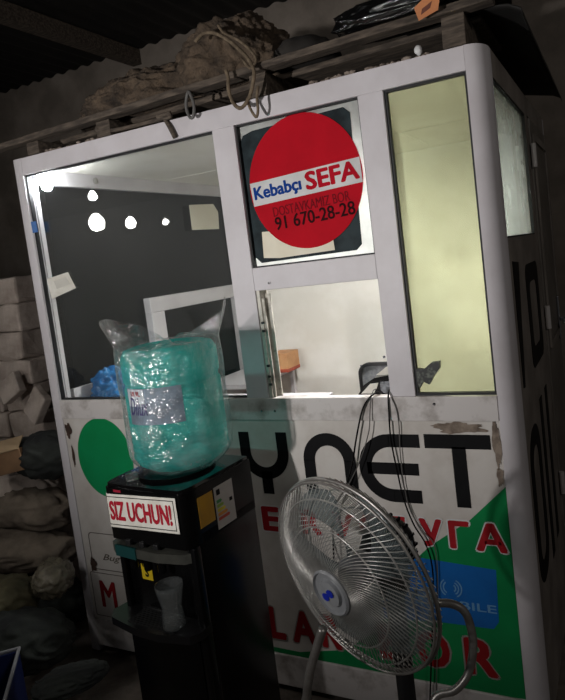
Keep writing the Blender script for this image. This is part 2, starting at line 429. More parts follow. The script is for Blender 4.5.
# ---- sticker window: dark rounded poster, red disc, band, lettering
sy = .0275
ST = quad_note('poster', [(238, 150), (243, 136), (252, 131), (343, 107), (350, 112), (362, 244), (357, 250), (262, 263), (253, 255)], 1, .028, mat('dark_poster', '182024', .6, col2='2C383C', scale=14, spec=.15), KL)
ST2 = quad_note('price_note', [(262, 232), (331, 226), (335, 250), (280, 258), (264, 258)], 1, .0265, 'paper2', KL)
DX, DZ, DR = 1.370, 1.943, .2195
DM = Matrix.Translation((DX, .0, DZ)) @ Matrix.Rotation(0, 4, 'Y')
disc = prism('round_sticker', circ(0, 0, DR, DR*1.05, 72), Matrix.Translation((DX, 0, DZ)) @ FX(.0245), .001, mat('red_sticker', 'C00E22', .7, col2='B00C1E', scale=5, spec=.1), KL)
tilt = math.radians(3.0)
TX = Matrix.Translation((DX, .0, DZ)) @ FX(.0232) @ Matrix.Rotation(tilt, 4, 'Z')
def band_poly(z0, z1):
    pts = []
    for z in (z0, z1):
        w = math.sqrt(DR**2-z*z)-.001
        pts += [(-w, z), (w, z)] if z == z0 else [(w, z), (-w, z)]
    return pts
prism('white_band', band_poly(-.047, .036), TX, .0008, 'whiteink', disc)
TX2 = Matrix.Translation((0, -.001, 0)) @ TX
text('lettering', 'Kebabçı', (-.205, -.012, -.036, .020), TX2, mat('navy_ink', '103F90', .7, spec=.1), disc, bold=.03)
text('lettering', 'SEFA', (.005, .208, -.034, .030), TX2, mat('scarlet_ink', 'B80D24', .7, spec=.1), disc, bold=.032)
text('lettering', 'DOSTAVKAMIZ BOR', (-.14, .16, -.098, -.064), TX2, mat('dark_red_ink', '7A0F1C', .7, spec=.1), disc, bold=.0)
text('lettering', '91 670-28-28', (-.140, .172, -.146, -.100), TX2, mat('maroon_ink', '2E060C', .7, spec=.1), disc, bold=.012)

# ---- lower panel print
P = lambda x, z, y: Matrix.Translation((x, 0, z)) @ FX(y)
def panel_px(name, pts, m, y, parent=panel, d=.0006):
    poly = [(hit(a, b, 1, y).x, hit(a, b, 1, y).z) for a, b in pts]
    poly = [(min(max(x, X1+.001), X7-.001), max(z, ZP+.001)) for x, z in poly]
    return prism(name, poly, FX(y), d, m, parent)
prism('green_disc', circ(.262, .925, .158, .178, 64), FX(.0036), .0006, mat('disc_green', '0F8F57', .35, col2='0B8048', scale=3), panel)
# big wordmark, round strokes
def stroke_arc(cx, cz, r, a0, a1, w, n=20): return [(cx+(r+w/2)*math.cos(a0+(a1-a0)*k/n), cz+(r+w/2)*math.sin(a0+(a1-a0)*k/n)) for k in range(n+1)] + [(cx+(r-w/2)*math.cos(a1+(a0-a1)*k/n), cz+(r-w/2)*math.sin(a1+(a0-a1)*k/n)) for k in range(n+1)]
WZ0, WZ1 = .812, 1.053; W = .046
yb = .003; bm = bmesh.new(); XF = FX(yb)
def pb(poly): add_prism(bm, poly, XF, .0006)
def rect(x0, x1, z0, z1): pb([(x0, z0), (x1, z0), (x1, z1), (x0, z1)])
# P, A
rect(.47, .47+W, WZ0, 1.03); pb(stroke_arc(.56, .96, .07, -PI/2, PI/2, W)); rect(.49, .56, 1.007, 1.053); rect(.49, .56, .867, .913)
pb(stroke_arc(.78, .955, .075, 0, PI, W)); rect(.682, .728, WZ0, .957); rect(.832, .878, WZ0, .957); rect(.72, .84, .87, .91)
# Y : cup with a stem
yx = (hit(241, 434, 1, yb).x+hit(283, 434, 1, yb).x)/2; yr = .082
pb(stroke_arc(yx, .975, yr, PI, 2*PI, W)); rect(yx-yr-W/2, yx-yr+W/2, .973, WZ1); rect(yx+yr-W/2, yx+yr+W/2, .973, WZ1); rect(yx-W/2, yx+W/2, WZ0, .9)
# N : arch
na, nb = 1.243, 1.450
pb(stroke_arc((na+nb)/2, WZ1-(nb-na)/2, (nb-na)/2-W/2, 0, PI, W)); rect(na, na+W, WZ0+.01, WZ1-(nb-na)/2+.002); rect(nb-W, nb, WZ0+.01, WZ1-(nb-na)/2+.002)
# E : open round with mid bar
ea, eb = 1.462, 1.690; er = (WZ1-WZ0)/2-W/2; ec = ea+er+W/2
pb(stroke_arc(ec, (WZ0+WZ1)/2, er, PI/2, 1.5*PI, W)); rect(ec-.002, eb, WZ1-W, WZ1); rect(ec-.002, eb-.01, WZ0, WZ0+W); rect(ea+.03, eb-.012, .91, .952)
# T
rect(1.707, 1.925, WZ1-.046, WZ1+.002); rect(1.797, 1.843, WZ0-.004, WZ1-.04)
finish('large_wordmark', bm, 'ink', panel)
# green swoosh and blue panel
panel_px('green_field', [(509, 487), (470, 520), (430, 546), (408, 566), (395, 600), (375, 632), (345, 650), (300, 652), (240, 640), (240, 700), (300, 700), (518, 720), (530, 700)], 'greenink', .0034)
bp = panel_px('blue_field', [(381, 562), (410, 556), (496, 570), (499, 622), (494, 629), (440, 622), (384, 618)], 'blueink', .0027)
bm = bmesh.new()
c = hit(451, 588, 1, .002)
for rr in (.012, .022, .032):
    add_prism(bm, stroke_arc(c.x+.004, c.z, rr, -1.1, 1.1, .0045, 10), FX(.002), .0005)
    if rr > .02: add_prism(bm, stroke_arc(c.x-.004, c.z, rr, PI-1.0, PI+1.0, .0045, 10), FX(.002), .0005)
finish('arc_emblem', bm, 'paleblue', bp)
def txt_px(name, t, box_, m, y, bold, parent=panel, outline=None):
    a0, b0, a1, b1 = box_
    p0 = hit(a0, b1, 1, y); p1 = hit(a1, b0, 1, y)
    if outline:
        k = .006; text(name, t, (p0.x-k, p1.x+k, p0.z-k, p1.z+k), FX(y+.0004), outline, parent, bold=bold+.03)
    return text(name, t, (p0.x, p1.x, p0.z, p1.z), FX(y), m, parent, bold=bold)
uz = hit(468, 606, 1, .002).z
text('lettering', 'UZMOBILE', (hit(402, 600, 1, .002).x, hit(497, 613, 1, .002).x, uz-.014, uz+.014), FX(.002), 'paleblue', bp, bold=.01)
yl = .0018
cu = [hit(a, 535, 1, yl).x for a in (420, 443, 449, 470, 475, 507)]
LZ0, LZ1 = hit(460, 549, 1, yl).z, hit(460, 521, 1, yl).z
for ch, xa, xb in (('E', 1.03, 1.11), ('R', 1.20, 1.285), ('У', 1.33, 1.415), ('С', 1.435, 1.51), ('Л', 1.53, 1.61), ('У', cu[0], cu[1]), ('Г', cu[2], cu[3]), ('А', cu[4], cu[5])):
    text('letter', ch, (xa-.005, xb+.005, LZ0-.005, LZ1+.005), FX(yl+.0004), 'whiteink', panel, bold=.05)
    text('letter', ch, (xa, xb, LZ0, LZ1), FX(yl), 'redink', panel, bold=.035)
for ch, xa, xb in (('L', 1.0, 1.07), ('A', 1.10, 1.205), ('R', 1.225, 1.31), ('B', 1.46, 1.56), ('O', 1.60, 1.72), ('R', 1.77, 1.88)):
    text('letter', ch, (xa-.006, xb+.006, .22-.006, .352+.006), FX(yl+.0004), mat('grey_ink', '8F8A84', .4), panel, bold=.05)
    text('letter', ch, (xa, xb, .22, .352), FX(yl), 'brown_red', panel, bold=.035)
# left: outlined boxes, script, M
bm = bmesh.new()
add_loop_prism(bm, rrect(.085, .36, .40, .575, .02), rrect(.089, .356, .404, .571, .018), FX(.0034), .0005)
add_loop_prism(bm, rrect(.06, .40, .175, .385, .008), rrect(.0635, .3965, .1785, .3815, .006), FX(.0034), .0005)
finish('outline_boxes', bm, mat('line_ink', '6E6660', .5), panel)
text('lettering', 'Bug', (hit(104, 565, 1, .003).x, hit(122, 568, 1, .003).x, .440, .478), FX(.003), mat('script_ink', '5E564A', .5), panel, bold=-.01, shear=.4)
text('letter', 'M', (.108, .20, .222, .348), FX(.003), 'brown_red', panel, bold=.02)
# stains and peeled film at the right top corner of the panel, and on the left edge
def splat(name, c, rx, rz, m, y, parent, seed, n=40, d=.0006, amp=.5):
    poly = []
    for k in range(n):
        a = 2*PI*k/n; q = 1+amp*noise.noise(Vector((math.cos(a)*1.6+seed*5, math.sin(a)*1.6, seed)))+.25*noise.noise(Vector((math.cos(a)*5, math.sin(a)*5, seed)))
        poly.append((min(c[0]+rx*q*math.cos(a), X7-.001), c[1]+rz*q*math.sin(a)))
    return prism(name, poly, FX(y), d, m, parent)
mst = mat('peeled_film', '8D7F72', .8, col2='5E5147', scale=30, lo=.35, hi=.6, bump=.002)
splat('peeled_patch', (1.83, 1.078), .085, .018, mst, .0012, panel, 1)
splat('peeled_patch', (1.945, 1.02), .012, .075, mst, .0012, panel, 2)
splat('peeled_patch', (1.945, .92), .010, .03, mst, .0012, panel, 5)
mru = mat('rust_stain', '4A342A', .8, col2='33231B', scale=30)
splat('rust_stain', (.068, 1.05), .018, .035, mru, .0012, panel, 3); splat('rust_stain', (.075, .93), .006, .05, mru, .0012, panel, 4)
splat('rust_stain', (.09, .42), .02, .03, mru, .0012, panel, 6)

# ------------------------------------------------------------------ inside the kiosk
b = thing('light_bulb', 'bright bulb on the ceiling inside the kiosk, behind the round red sticker', 'light bulb', (1.40, .32, 2.2))
bm = bmesh.new(); add_lathe(bm, [(.012, 2.165), (.028, 2.15), (.034, 2.125), (.03, 2.10), (.015, 2.088), (.002, 2.085)], 20, Matrix.Translation((1.40, .32, 0)))
M['bulb'] = emit('bulb_glow', (1.0, .98, .94), 1650)
finish('bulb_glass', bm, 'bulb', b, smooth='all')
bm = bmesh.new(); add_lathe(bm, [(.02, 2.172), (.078, 2.092), (.080, 2.092), (.022, 2.174)], 24, Matrix.Translation((1.40, .32, 0))); finish('added_bulb_shield', bm, 'pvc', b, smooth='all')  # unseen cone added to keep direct bulb light off the ceiling
bm = bmesh.new(); add_lathe(bm, [(.014, 2.165), (.016, 2.18), (.03, 2.2), (.03, 2.204)], 16, Matrix.Translation((1.40, .32, 0))); finish('socket', bm, 'pvc', b)

bq = hit(36, 187, 1, .078); BQ = Matrix.Translation((max(bq.x, .088), .078, bq.z))
b = thing('light_bulb', 'bright bulb in the top left front corner of the kiosk interior', 'light bulb', BQ.translation)
bm = bmesh.new(); add_lathe(bm, [(.012, .04), (.020, .022), (.024, 0), (.021, -.017), (.010, -.026), (.002, -.028)], 20, BQ)
M['bulb2'] = emit('corner_bulb_glow', (.96, .97, 1.0), 220); finish('bulb_glass', bm, 'bulb2', b, smooth='all')
bm = bmesh.new(); add_lathe(bm, [(.013, .041), (.015, .06), (.015, 2.203-BQ.translation.z)], 14, BQ); finish('socket', bm, 'pvc', b)
dk = thing('counter', 'white counter shelf inside the kiosk under the front windows', 'counter', (.6, .2, .05))
box('counter_top', (.13, 1.2, .065, .40, 1.08, 1.105), 'pvc', dk, .003)
box('side_panel', (.13, .155, .075, .39, .05, 1.08), 'pvc', dk); box('side_panel', (1.175, 1.2, .075, .39, .05, 1.08), 'pvc', dk)
bm = bmesh.new(); c = hit(112, 385, 1, .18)
add_blob(bm, (c.x+.01, .19, 1.105+.085), (.12, .08, .10), .12, 2.6, 5, seed=3, flat=1.106, fold=.08)
o = finish('plastic_bag', bm, mat('blue_bag', '2F7FBE', .25, col2='1C5C9C', scale=10, lo=.3, hi=.6, coat=.6), smooth='all', loc=(c.x, .19, 1.106))
tag(o, 'crumpled blue plastic bag on the counter behind the left window', 'plastic bag')

st = thing('side_table', 'small white table along the dark window wall inside the kiosk', 'table', (.25, 1.2, .05))
zt = 1.02
box('table_top', (.085, .43, .96, 1.48, zt-.03, zt), 'pvc', st, .003)
for x, y in ((.09, .965), (.40, .965), (.09, 1.45), (.40, 1.45)):
    box('leg', (x, x+.025, y, y+.025, .05, zt-.03), 'pvc', st)
p = hit(293, 360, 1, 1.32)
ct = thing('carton', 'orange-brown carton lying on the small white table inside the kiosk', 'box', (p.x-.06, 1.34, zt))
box('carton_body', (p.x-.13, p.x, 1.25, 1.40, zt+.012, zt+.115), mat('carton', 'C99A6C', .7, col2='B5835A', scale=9), ct, .003)
box('red_stripe', (p.x-.131, p.x+.001, 1.248, 1.401, zt+.0, zt+.022), mat('carton_red', 'A0442E', .6), ct, .003)

ch = thing('office_chair', 'grey mesh-back office chair inside the kiosk behind the serving hatch', 'chair', (1.40, .72, .05))
cc = (hit(361, 380, 1, .62).x); ctop = hit(372, 362, 1, .62).z
bm = bmesh.new(); add_loop_prism(bm, rrect(cc, cc+.25, .78, ctop, .05), rrect(cc+.014, cc+.236, .794, ctop-.014, .04), FX(.62), .022)
bk = finish('back_frame', bm, 'blackm', ch)
box('back_mesh', (cc+.01, cc+.24, .606, .612, .79, ctop-.01), mat('chair_mesh', '7D7F82', .8, col2='63656A', scale=60), ch)
box('seat', (cc-.08, cc+.33, .68, 1.08, .52, .59), 'blackm', ch, .02)
bm = bmesh.new(); add_box(bm, cc+.10, cc+.16, .63, .66, .5, .86, .004); add_box(bm, cc+.10, cc+.16, .64, .86, .49, .52, .004); finish('back_bracket', bm, 'blackm', ch)
bm = bmesh.new(); add_tube(bm, [(cc+.13, .88, .12), (cc+.13, .88, .52)], .03, 14); finish('column', bm, 'blackm', ch)
for k in range(5):
    a = 2*PI*k/5+.3; bm = bmesh.new()
    add_tube(bm, [(cc+.13+.03*math.cos(a), .88+.03*math.sin(a), .14), (cc+.13+.26*math.cos(a), .88+.26*math.sin(a), .11)], [.022, .014], 8)
    lg = finish('leg', bm, 'blackm', ch)
    bm = bmesh.new(); add_tube(bm, [(cc+.13+.26*math.cos(a)-.012, .88+.26*math.sin(a), .077), (cc+.13+.26*math.cos(a)+.012, .88+.26*math.sin(a), .077)], .026, 12); finish('caster', bm, 'black', lg)

# small terminal with paper on the hatch ledge
tm = thing('card_terminal', 'black card terminal with white paper lying at the hatch ledge', 'terminal', (1.50, .10, 1.105))
def pxprism(name, px, y, d, m, parent):
    poly = [(hit(a, b, 1, y).x, hit(a, b, 1, y).z) for a, b in px]
    return prism(name, poly, FX(y), -d, m, parent)
pxprism('terminal_body', [(358, 395), (364, 385), (374, 378), (390, 375), (398, 375), (398, 401), (358, 401)], .10, .06, 'black', tm)
pxprism('terminal_keypad', [(380, 382), (391, 381), (392, 393), (381, 393)], .098, .004, mat('keypad', '44474E', .5, col2='8A8D92', scale=70), tm)
pxprism('paper_slip', [(361, 394), (370, 384), (378, 383), (377, 387), (374, 394)], .094, .003, 'paper', tm)
pxprism('paper_slip', [(376, 375), (386, 367), (398, 365), (398, 373), (384, 375)], .11, .004, 'paper', tm)
box('terminal_stand', (1.40, 1.74, .065, .32, 1.07, 1.104), 'pvc', tm)
box('stand_leg', (1.70, 1.73, .08, .30, .051, 1.07), 'pvc', tm)
# dark clip on the right pane
q = [(417, 368), (424, 369), (432, 362), (440, 361), (440, 368), (434, 376), (430, 384), (424, 381), (420, 388), (417, 378)]
bm = bmesh.new(); poly = [(hit(a, b, 1, .02).x, hit(a, b, 1, .02).z) for a, b in q]
add_prism(bm, poly, FX(.0295), .018)
o = finish('window_clip', bm, mat('worn_black', '1C201E', .5, col2='5A6056', scale=45, lo=.36, hi=.5), loc=(poly[0][0], .02, poly[0][1]))
tag(o, 'dark scuffed clip stuck low inside the yellowish right window', 'clip')

# cables from the hatch
def cable(name, px, y, r, label, m='black', yend=None):
    pts = []
    n = len(px)
    for i, (a, b) in enumerate(px):
        yy = y if yend is None else y+(yend-y)*(i/(n-1))**1.5
        pts.append(hit(a, b, 1, yy))
    first = pts[0]
    pts = [Vector((first.x+.01, .13, first.z-.06)), Vector((first.x+.004, .04, first.z+.012))] + [Vector((first.x, -.004, first.z+.008))] + pts[1:]
    bm = bmesh.new(); add_tube(bm, smooth_path(pts, 5), r, 6)
    o = finish(name, bm, m, smooth='all', loc=pts[2]); tag(o, label, 'cable', 'cables hanging from the serving hatch')
    return o
M['greycab'] = mat('grey_cable', '5C5A58', .5)
cable('power_cable', [(373, 397), (366, 402), (361, 415), (356, 440), (352, 466), (345, 488), (336, 505), (333, 530), (334, 560)], -.012, .0031, 'black cable curving down to the left from the hatch ledge to the fan', yend=-.04)
cable('power_cable', [(371, 397), (370, 410), (369, 430), (362, 455), (351, 480), (338, 500), (325, 520)], -.014, .0019, 'thin grey cable hanging beside the leftmost black cable', 'greycab', yend=-.05)
cable('power_cable', [(388, 396), (389, 415), (391, 440), (397, 470), (404, 500), (414, 525), (426, 545), (433, 575), (432, 640), (430, 700), (430, 745)], -.012, .0029, 'black cable running down past the right rim of the fan', yend=-.02)
cable('power_cable', [(390, 396), (396, 408), (399, 425), (400, 450), (404, 485), (411, 512), (424, 532), (436, 552), (438, 620), (436, 700), (436, 740)], -.008, .0019, 'thin grey cable paired with the rightmost black cable', 'greycab')

# ------------------------------------------------------------------ on the kiosk roof
def board(name, x0, x1, y0, y1, z0, z1, rz, ry, label, group=None, m='wood'):
    c = Vector(((x0+x1)/2, (y0+y1)/2, (z0+z1)/2)); bm = bmesh.new()
    add_box(bm, x0-c.x, x1-c.x, y0-c.y, y1-c.y, z0-c.z, z1-c.z, .003)
    bmesh.ops.subdivide_edges(bm, edges=[e for e in bm.edges if e.calc_length() > .3], cuts=12)
    for v in bm.verts: v.co += .003*noise.noise_vector(v.co*6)
    o = finish(name, bm, m, X=Matrix.Translation(c) @ Matrix.Rotation(rz, 4, 'Z') @ Matrix.Rotation(ry, 4, 'Y'), loc=c)
    return tag(o, label, 'board', group)
for x, lb in ((.10, 'short timber block on the kiosk roof at the left corner'), (.50, 'short timber block on the kiosk roof above the left window'), (1.22, 'short timber block on the kiosk roof above the red sticker'), (1.90, 'short timber block on the kiosk roof at the right corner')):
    o = board('timber_block', x, x+.07, -.01, .5, 2.2505, 2.320+(x+.035-.985)*.022, 0, 0, lb, 'timber blocks under the roof boards'); o['category'] = 'block'
board('roof_board', -.09, 2.06, -.035, .025, 2.321, 2.345, 0, -.022, 'long weathered board along the front edge of the kiosk roof')
board('roof_board', -.05, 2.0, .13, .50, 2.321, 2.343, 0, -.022, 'wide weathered board lying behind the front board on the kiosk roof')
board('roof_board', 1.97, 2.10, -.10, .25, 2.372, 2.392, .12, 0, 'short board sticking out over the right corner of the kiosk roof')

bm = bmesh.new()
add_blob(bm, (.62, .22, 2.38), (.36, .18, .15), .13, 3.4, 6, seed=1, flat=2.345, rot=.05, fold=.03)
o = finish('burlap_sack', bm, 'earth', smooth='all', loc=(.62, .2, 2.339)); tag(o, 'earth-covered burlap heap on the roof boards above the left window', 'sack', 'burlap sacks on the kiosk roof')
bm = bmesh.new()
add_blob(bm, (1.02, .24, 2.44), (.25, .18, .19), .13, 3.4, 6, seed=2, flat=2.352, fold=.03)
o = finish('burlap_sack', bm, 'earth', smooth='all', loc=(1.07, .2, 2.339)); tag(o, 'taller burlap heap draped with rope on the roof boards', 'sack', 'burlap sacks on the kiosk roof')
bm = bmesh.new()
add_blob(bm, (1.36, .20, 2.40), (.12, .14, .07), .08, 2.5, 4, seed=4, flat=2.358)
o = finish('dark_sack', bm, mat('dark_cloth', '1C1917', .9, col2='2A2622', scale=8), smooth='all', loc=(1.37, .2, 2.339)); tag(o, 'low black cloth sack right of the burlap heaps', 'sack')
# rope
rp = [(195, 42), (203, 34), (214, 33), (228, 40), (240, 50), (249, 60), (254, 72), (252, 88), (248, 100), (241, 108), (234, 104), (229, 92), (228, 78), (226, 70)]
pts = [hit(a, b, 1, -.075 if b > 62 else -.06+(62-b)*.002) for a, b in rp]
bm = bmesh.new(); add_tube(bm, smooth_path(pts, 5), .0065, 8)
o1 = finish('rope', bm, 'rope', smooth='all', loc=pts[5]); tag(o1, 'thick rope looped over the front board above the sticker window', 'rope', 'ropes on the kiosk roof')
rp = [(218, 25), (224, 33), (238, 40), (250, 50), (256, 60), (250, 68), (243, 60)]
pts = [hit(a, b, 1, -.07 if b > 62 else -.06+(62-b)*.002) for a, b in rp] 
bm = bmesh.new(); add_tube(bm, smooth_path(pts, 5), .005, 8); finish('rope_strand', bm, 'rope', o1, smooth='all')
rp = [(247, 98), (250, 108), (256, 117), (258, 110), (257, 98), (258, 86)]
pts = [hit(a, b, 1, -.062) for a, b in rp]; bm = bmesh.new(); add_tube(bm, smooth_path(pts, 5), .005, 8); finish('rope_strand', bm, 'rope', o1, smooth='all')
rp = [(188, 92), (186, 105), (189, 116), (193, 117), (194, 106), (191, 96)]
pts = [hit(a, b, 1, -.038) for a, b in rp]; bm = bmesh.new(); add_tube(bm, smooth_path(pts, 5, True), .006, 8, closed=True)
tag(finish('rope', bm, 'greycab', smooth='all', loc=pts[0]), 'small grey rope loop hanging in front of the roof board', 'rope', 'ropes on the kiosk roof')
# stick
pts = [hit(a, b, 1, .0) for a, b in ((97, 129), (106, 131), (125, 128), (145, 126), (163, 121))]
for p_ in pts: p_.z = max(p_.z, 2.262)
bm = bmesh.new(); add_tube(bm, smooth_path(pts, 5), [.012 if k < 3 else .008 for k in range(21)], 8)
sk = finish('dry_branch', bm, 'wood', smooth='all', loc=pts[2]); tag(sk, 'dry forked branch lying on the front rail above the left window', 'branch')
pts = [hit(a, b, 1, -.03) for a, b in ((160, 122), (167, 127), (172, 137))]
pts[0] = Vector((pts[0].x, -.0, 2.262)); pts[1].y = -.012; pts[2].y = -.012; bm = bmesh.new(); add_tube(bm, smooth_path(pts, 4), .009, 8); finish('twig', bm, 'wood', sk, smooth='all')
pts = [hit(a, b, 1, -.03) for a, b in ((158, 122), (166, 118), (171, 116))]
for p_ in pts: p_.z = max(p_.z, 2.265); bm = bmesh.new(); add_tube(bm, smooth_path(pts, 4), .008, 8); finish('twig', bm, 'wood', sk, smooth='all')
# rubble crumbs on the roof edge
bm = bmesh.new()
for k in range(150):
    x = random.choice((random.uniform(.1, .55), random.uniform(1.45, 1.85))); r_ = random.uniform(.004, .011)
    add_blob(bm, (x, random.uniform(.004, .06), 2.2505+r_*.6), (r_*1.4, r_, r_*.8), .3, 2, 1, seed=k)
tag(finish('plaster_crumbs', bm, mat('crumbs', '9C8F84', .9, col2='6E6259', scale=30)), 'plaster crumbs scattered along the kiosk roof edge', 'rubble', kind='stuff')
bm = bmesh.new(); c = hit(417, 48, 1, -.012); add_blob(bm, (c.x, -.0, 2.268), (.012, .012, .016), .2, 2, 3, seed=5)
tag(finish('plastic_scrap', bm, mat('white_scrap', 'E4E4E4', .3, coat=.5), smooth='all', loc=(c.x, 0, 2.2505)), 'tiny white plastic scrap on the kiosk roof edge', 'scrap')
# black wrapped package with orange label
M['blackfilm'] = mat('black_film', '0B0B0C', .16, bump=.008, bscale=16, coat=.8)
bm = bmesh.new(); r = bmesh.ops.create_icosphere(bm, subdivisions=5, radius=1)
for v in r['verts']:
    n = v.co.normalized(); e = Vector([math.copysign(abs(t)**.6, t) for t in n])
    k = 1+.10*noise.fractal(n*3, .8, 2, 4)
    v.co = Vector((1.80+e.x*.25*k, .05+e.y*.11*k, 2.405+e.z*.040*k+.006*e.x))
    v.co.z = max(v.co.z, 2.352+(v.co.x-.985)*.022)
pk = finish('wrapped_package', bm, 'blackfilm', smooth='all', loc=(1.80, .02, 2.34)); tag(pk, 'black film-wrapped package with an orange label on the roof boards', 'package')
quad_note('orange_label', [(414, 8), (425, -3), (440, -4), (438, 10), (419, 21)], 1, -.068, mat('orange_label', 'C98455', .6, col2='B97448', scale=9), pk)
quad_note('label_mark', [(422, 9), (432, 1), (430, 8), (421, 15)], 1, -.0695, mat('label_brown', '6B3A2A', .6), pk)
# tin sheet overhanging the right side
bm = bmesh.new()
g = []
ys = [.06+(1.50-.06)*k/30 for k in range(31)]
for y in ys:
    row = []
    for i, (x, z) in enumerate(((1.72, 2.405), (1.90, 2.385), (2.02, 2.36), (2.09, 2.345), (2.125, 2.325), (2.128, 2.305))):
        row.append((x, y, z+.006*noise.noise(Vector((x*4, y*4, 1)))))
    g.append(row)
for dz in (0, .006):
    gg = [[bm.verts.new((p[0], p[1], p[2]+dz)) for p in row] for row in g]
    for a_, b_ in zip(gg, gg[1:]):
        for i in range(5): bm.faces.new((a_[i], a_[i+1], b_[i+1], b_[i]))
    if dz == 0: g0 = gg
    else:
        for L0, L1 in ((g0[0], gg[0]), (g0[-1], gg[-1]), ([r[0] for r in g0], [r[0] for r in gg]), ([r[-1] for r in g0], [r[-1] for r in gg])):
            for i in range(len(L0)-1): bm.faces.new((L0[i], L0[i+1], L1[i+1], L1[i]))
ts = finish('tin_sheet', bm, 'tin', smooth='all', loc=(2.0, .1, 2.36)); tag(ts, 'dark tin sheet overhanging the right side of the kiosk roof', 'metal sheet')
o = board('sheet_batten', 1.70, 1.78, .55, 1.5, 2.2505, 2.40, 0, 0, 'upright timber batten under the dark tin sheet on the kiosk roof'); o['category'] = 'batten'

# ------------------------------------------------------------------ left: blocks, boxes, bundles
k = 0; z = .86
rows = [(.15, 0), (.16, .12), (.14, .05), (.16, .2), (.155, .08), (.15, .16)]
ordinal = ['lowest', 'second', 'third', 'fourth', 'fifth', 'top']
for ri, (h, off) in enumerate(rows):
    x = -.60-off*.4; ci = 0
    while x > -1.75:
        w = random.uniform(.24, .34); y0 = .42+random.uniform(-.03, .03)
        bm = bmesh.new(); add_box(bm, -w/2, w/2, 0, .2, 0, h-.003, .012, 2)
        bmesh.ops.subdivide_edges(bm, edges=[e for e in bm.edges if e.calc_length() > .1], cuts=5)
        for v in bm.verts: v.co += .010*noise.noise_vector(v.co*9+Vector((x, ri, 0)))
        tlt = random.uniform(-.02, .02)
        X = Matrix.Translation((x-w/2, y0, z)) @ Matrix.Rotation(random.uniform(-.06, .06), 4, 'Z') @ Matrix.Rotation(tlt, 4, 'Y')
        o = finish('stone_block', bm, 'stone', X=X, loc=(x-w/2, y0, z))
        pos = ['nearest the kiosk', 'next but one to the kiosk', 'third from the kiosk', 'fourth from the kiosk', 'fifth from the kiosk'][min(ci, 4)]
        tag(o, 'pale rough block, %s course, %s' % (ordinal[ri], pos), 'block', 'pale blocks stacked left of the kiosk')
        x -= w+.012; ci += 1
    z += h
# rubble bank that carries the block wall
bm = bmesh.new(); add_box(bm, -1.80, -.58, .42, .66, 0, .857, .02)
bmesh.ops.subdivide_edges(bm, edges=bm.edges[:], cuts=6)
for v in bm.verts: v.co += .02*noise.noise_vector(v.co*5)
tag(finish('stone_plinth', bm, 'stone', loc=(-1.2, .5, 0)), 'rough stone plinth carrying the pale block wall left of the kiosk', 'plinth')
# leaning slabs in front
def slab(px, y, w, h, ang, label, m='stone', t=.05, name='stone_slab', cat='slab'):
    c = hit(*px, 1, y); bm = bmesh.new(); add_box(bm, -w/2, w/2, -t/2, t/2, -h/2, h/2, .008)
    bmesh.ops.subdivide_edges(bm, edges=[e for e in bm.edges if e.calc_length() > .06], cuts=3)
    for v in bm.verts: v.co += .006*noise.noise_vector(v.co*11+c)
    o = finish(name, bm, m, X=Matrix.Translation(c) @ Matrix.Rotation(ang, 4, 'Y') @ Matrix.Rotation(-.15, 4, 'X'), loc=c)
    return tag(o, label, cat)
slab((12, 388), .34, .17, .12, -.5, 'tilted pale slab leaning on the block wall at the left edge', name='stone_slab')
slab((38, 405), .34, .18, .12, -.9, 'tilted pale slab leaning on the block wall beside the kiosk')
# paper-like rubble ledge
bm = bmesh.new(); add_blob(bm, (-.78, .22, .66), (.42, .16, .16), .08, 2, 5, seed=12, fold=.03)
tag(finish('plaster_sack', bm, 'stone', smooth='all', loc=(-.78, .22, .55)), 'grey dusty sack slumped at the foot of the block wall', 'sack')
cb = thing('cardboard_box', 'brown cardboard box lying on the bags at the left edge', 'box', (-.75, .05, .50))
bm = bmesh.new(); c = hit(8, 462, 1, .02); X = Matrix.Translation(c) @ Matrix.Rotation(.35, 4, 'Z') @ Matrix.Rotation(-.16, 4, 'Y')
add_box(bm, -.16, .10, -.04, .12, -.05, .055, .003, X=X); finish('carton_body', bm, 'card', cb)
bm = bmesh.new(); X2_ = X @ Matrix.Translation((-.03, -.04, .056)) @ Matrix.Rotation(.6, 4, 'X'); add_box(bm, -.13, .13, -.003, .08, 0, .004, X=X2_); finish('flap', bm, mat('carton_inside', 'A38B6C', .85), cb)
def sack(px, y, rad, rot, seed, m, label, amp=.07, fold=.04, name='fabric_bundle', cat='bundle', floor_=True):
    c = hit(*px, 1, y); bm = bmesh.new()
    add_blob(bm, c, rad, amp, 2.2, 5, seed=seed, rot=rot, flat=.002, fold=fold)
    for v in bm.verts:
        if y > -.1 and v.co.x > -.03: v.co.x = -.03+(v.co.x+.03)*.08
    return tag(finish(name, bm, m, smooth='all', loc=c), label, cat)
M['cloth'] = mat('grey_cloth', '8A7E70', .95, col2='62584E', scale=6, bump=.012, bscale=10)
M['cloth_dk'] = mat('dark_green_cloth', '2C302C', .9, col2='1B1D1E', scale=6, bump=.01, bscale=10)
sack((48, 455), .14, (.20, .13, .115), .1, 21, 'cloth_dk', 'dark greenish bag squeezed between the cardboard box and the kiosk')
sack((22, 505), .17, (.40, .15, .12), -.15, 22, 'cloth', 'long grey-brown fabric roll lying against the kiosk left side')
sack((18, 548), .05, (.36, .14, .10), .1, 23, 'cloth', 'lower grey-brown fabric roll under the long one')
sack((40, 600), .12, (.30, .14, .16), .1, 29, 'cloth_dk', 'dark heap of cloth on the floor under the rolls')
sack((2, 600), -.22, (.17, .12, .10), .5, 24, mat('khaki_cloth', '6A644C', .9, col2='4E4A38', scale=6, bump=.01), 'khaki cloth bundle in front of the rolls at the left edge')
M['wrap'] = mat('wrapped_bundle', '968E7A', .2, col2='665F4F', scale=14, bump=.02, bscale=22, coat=.9)
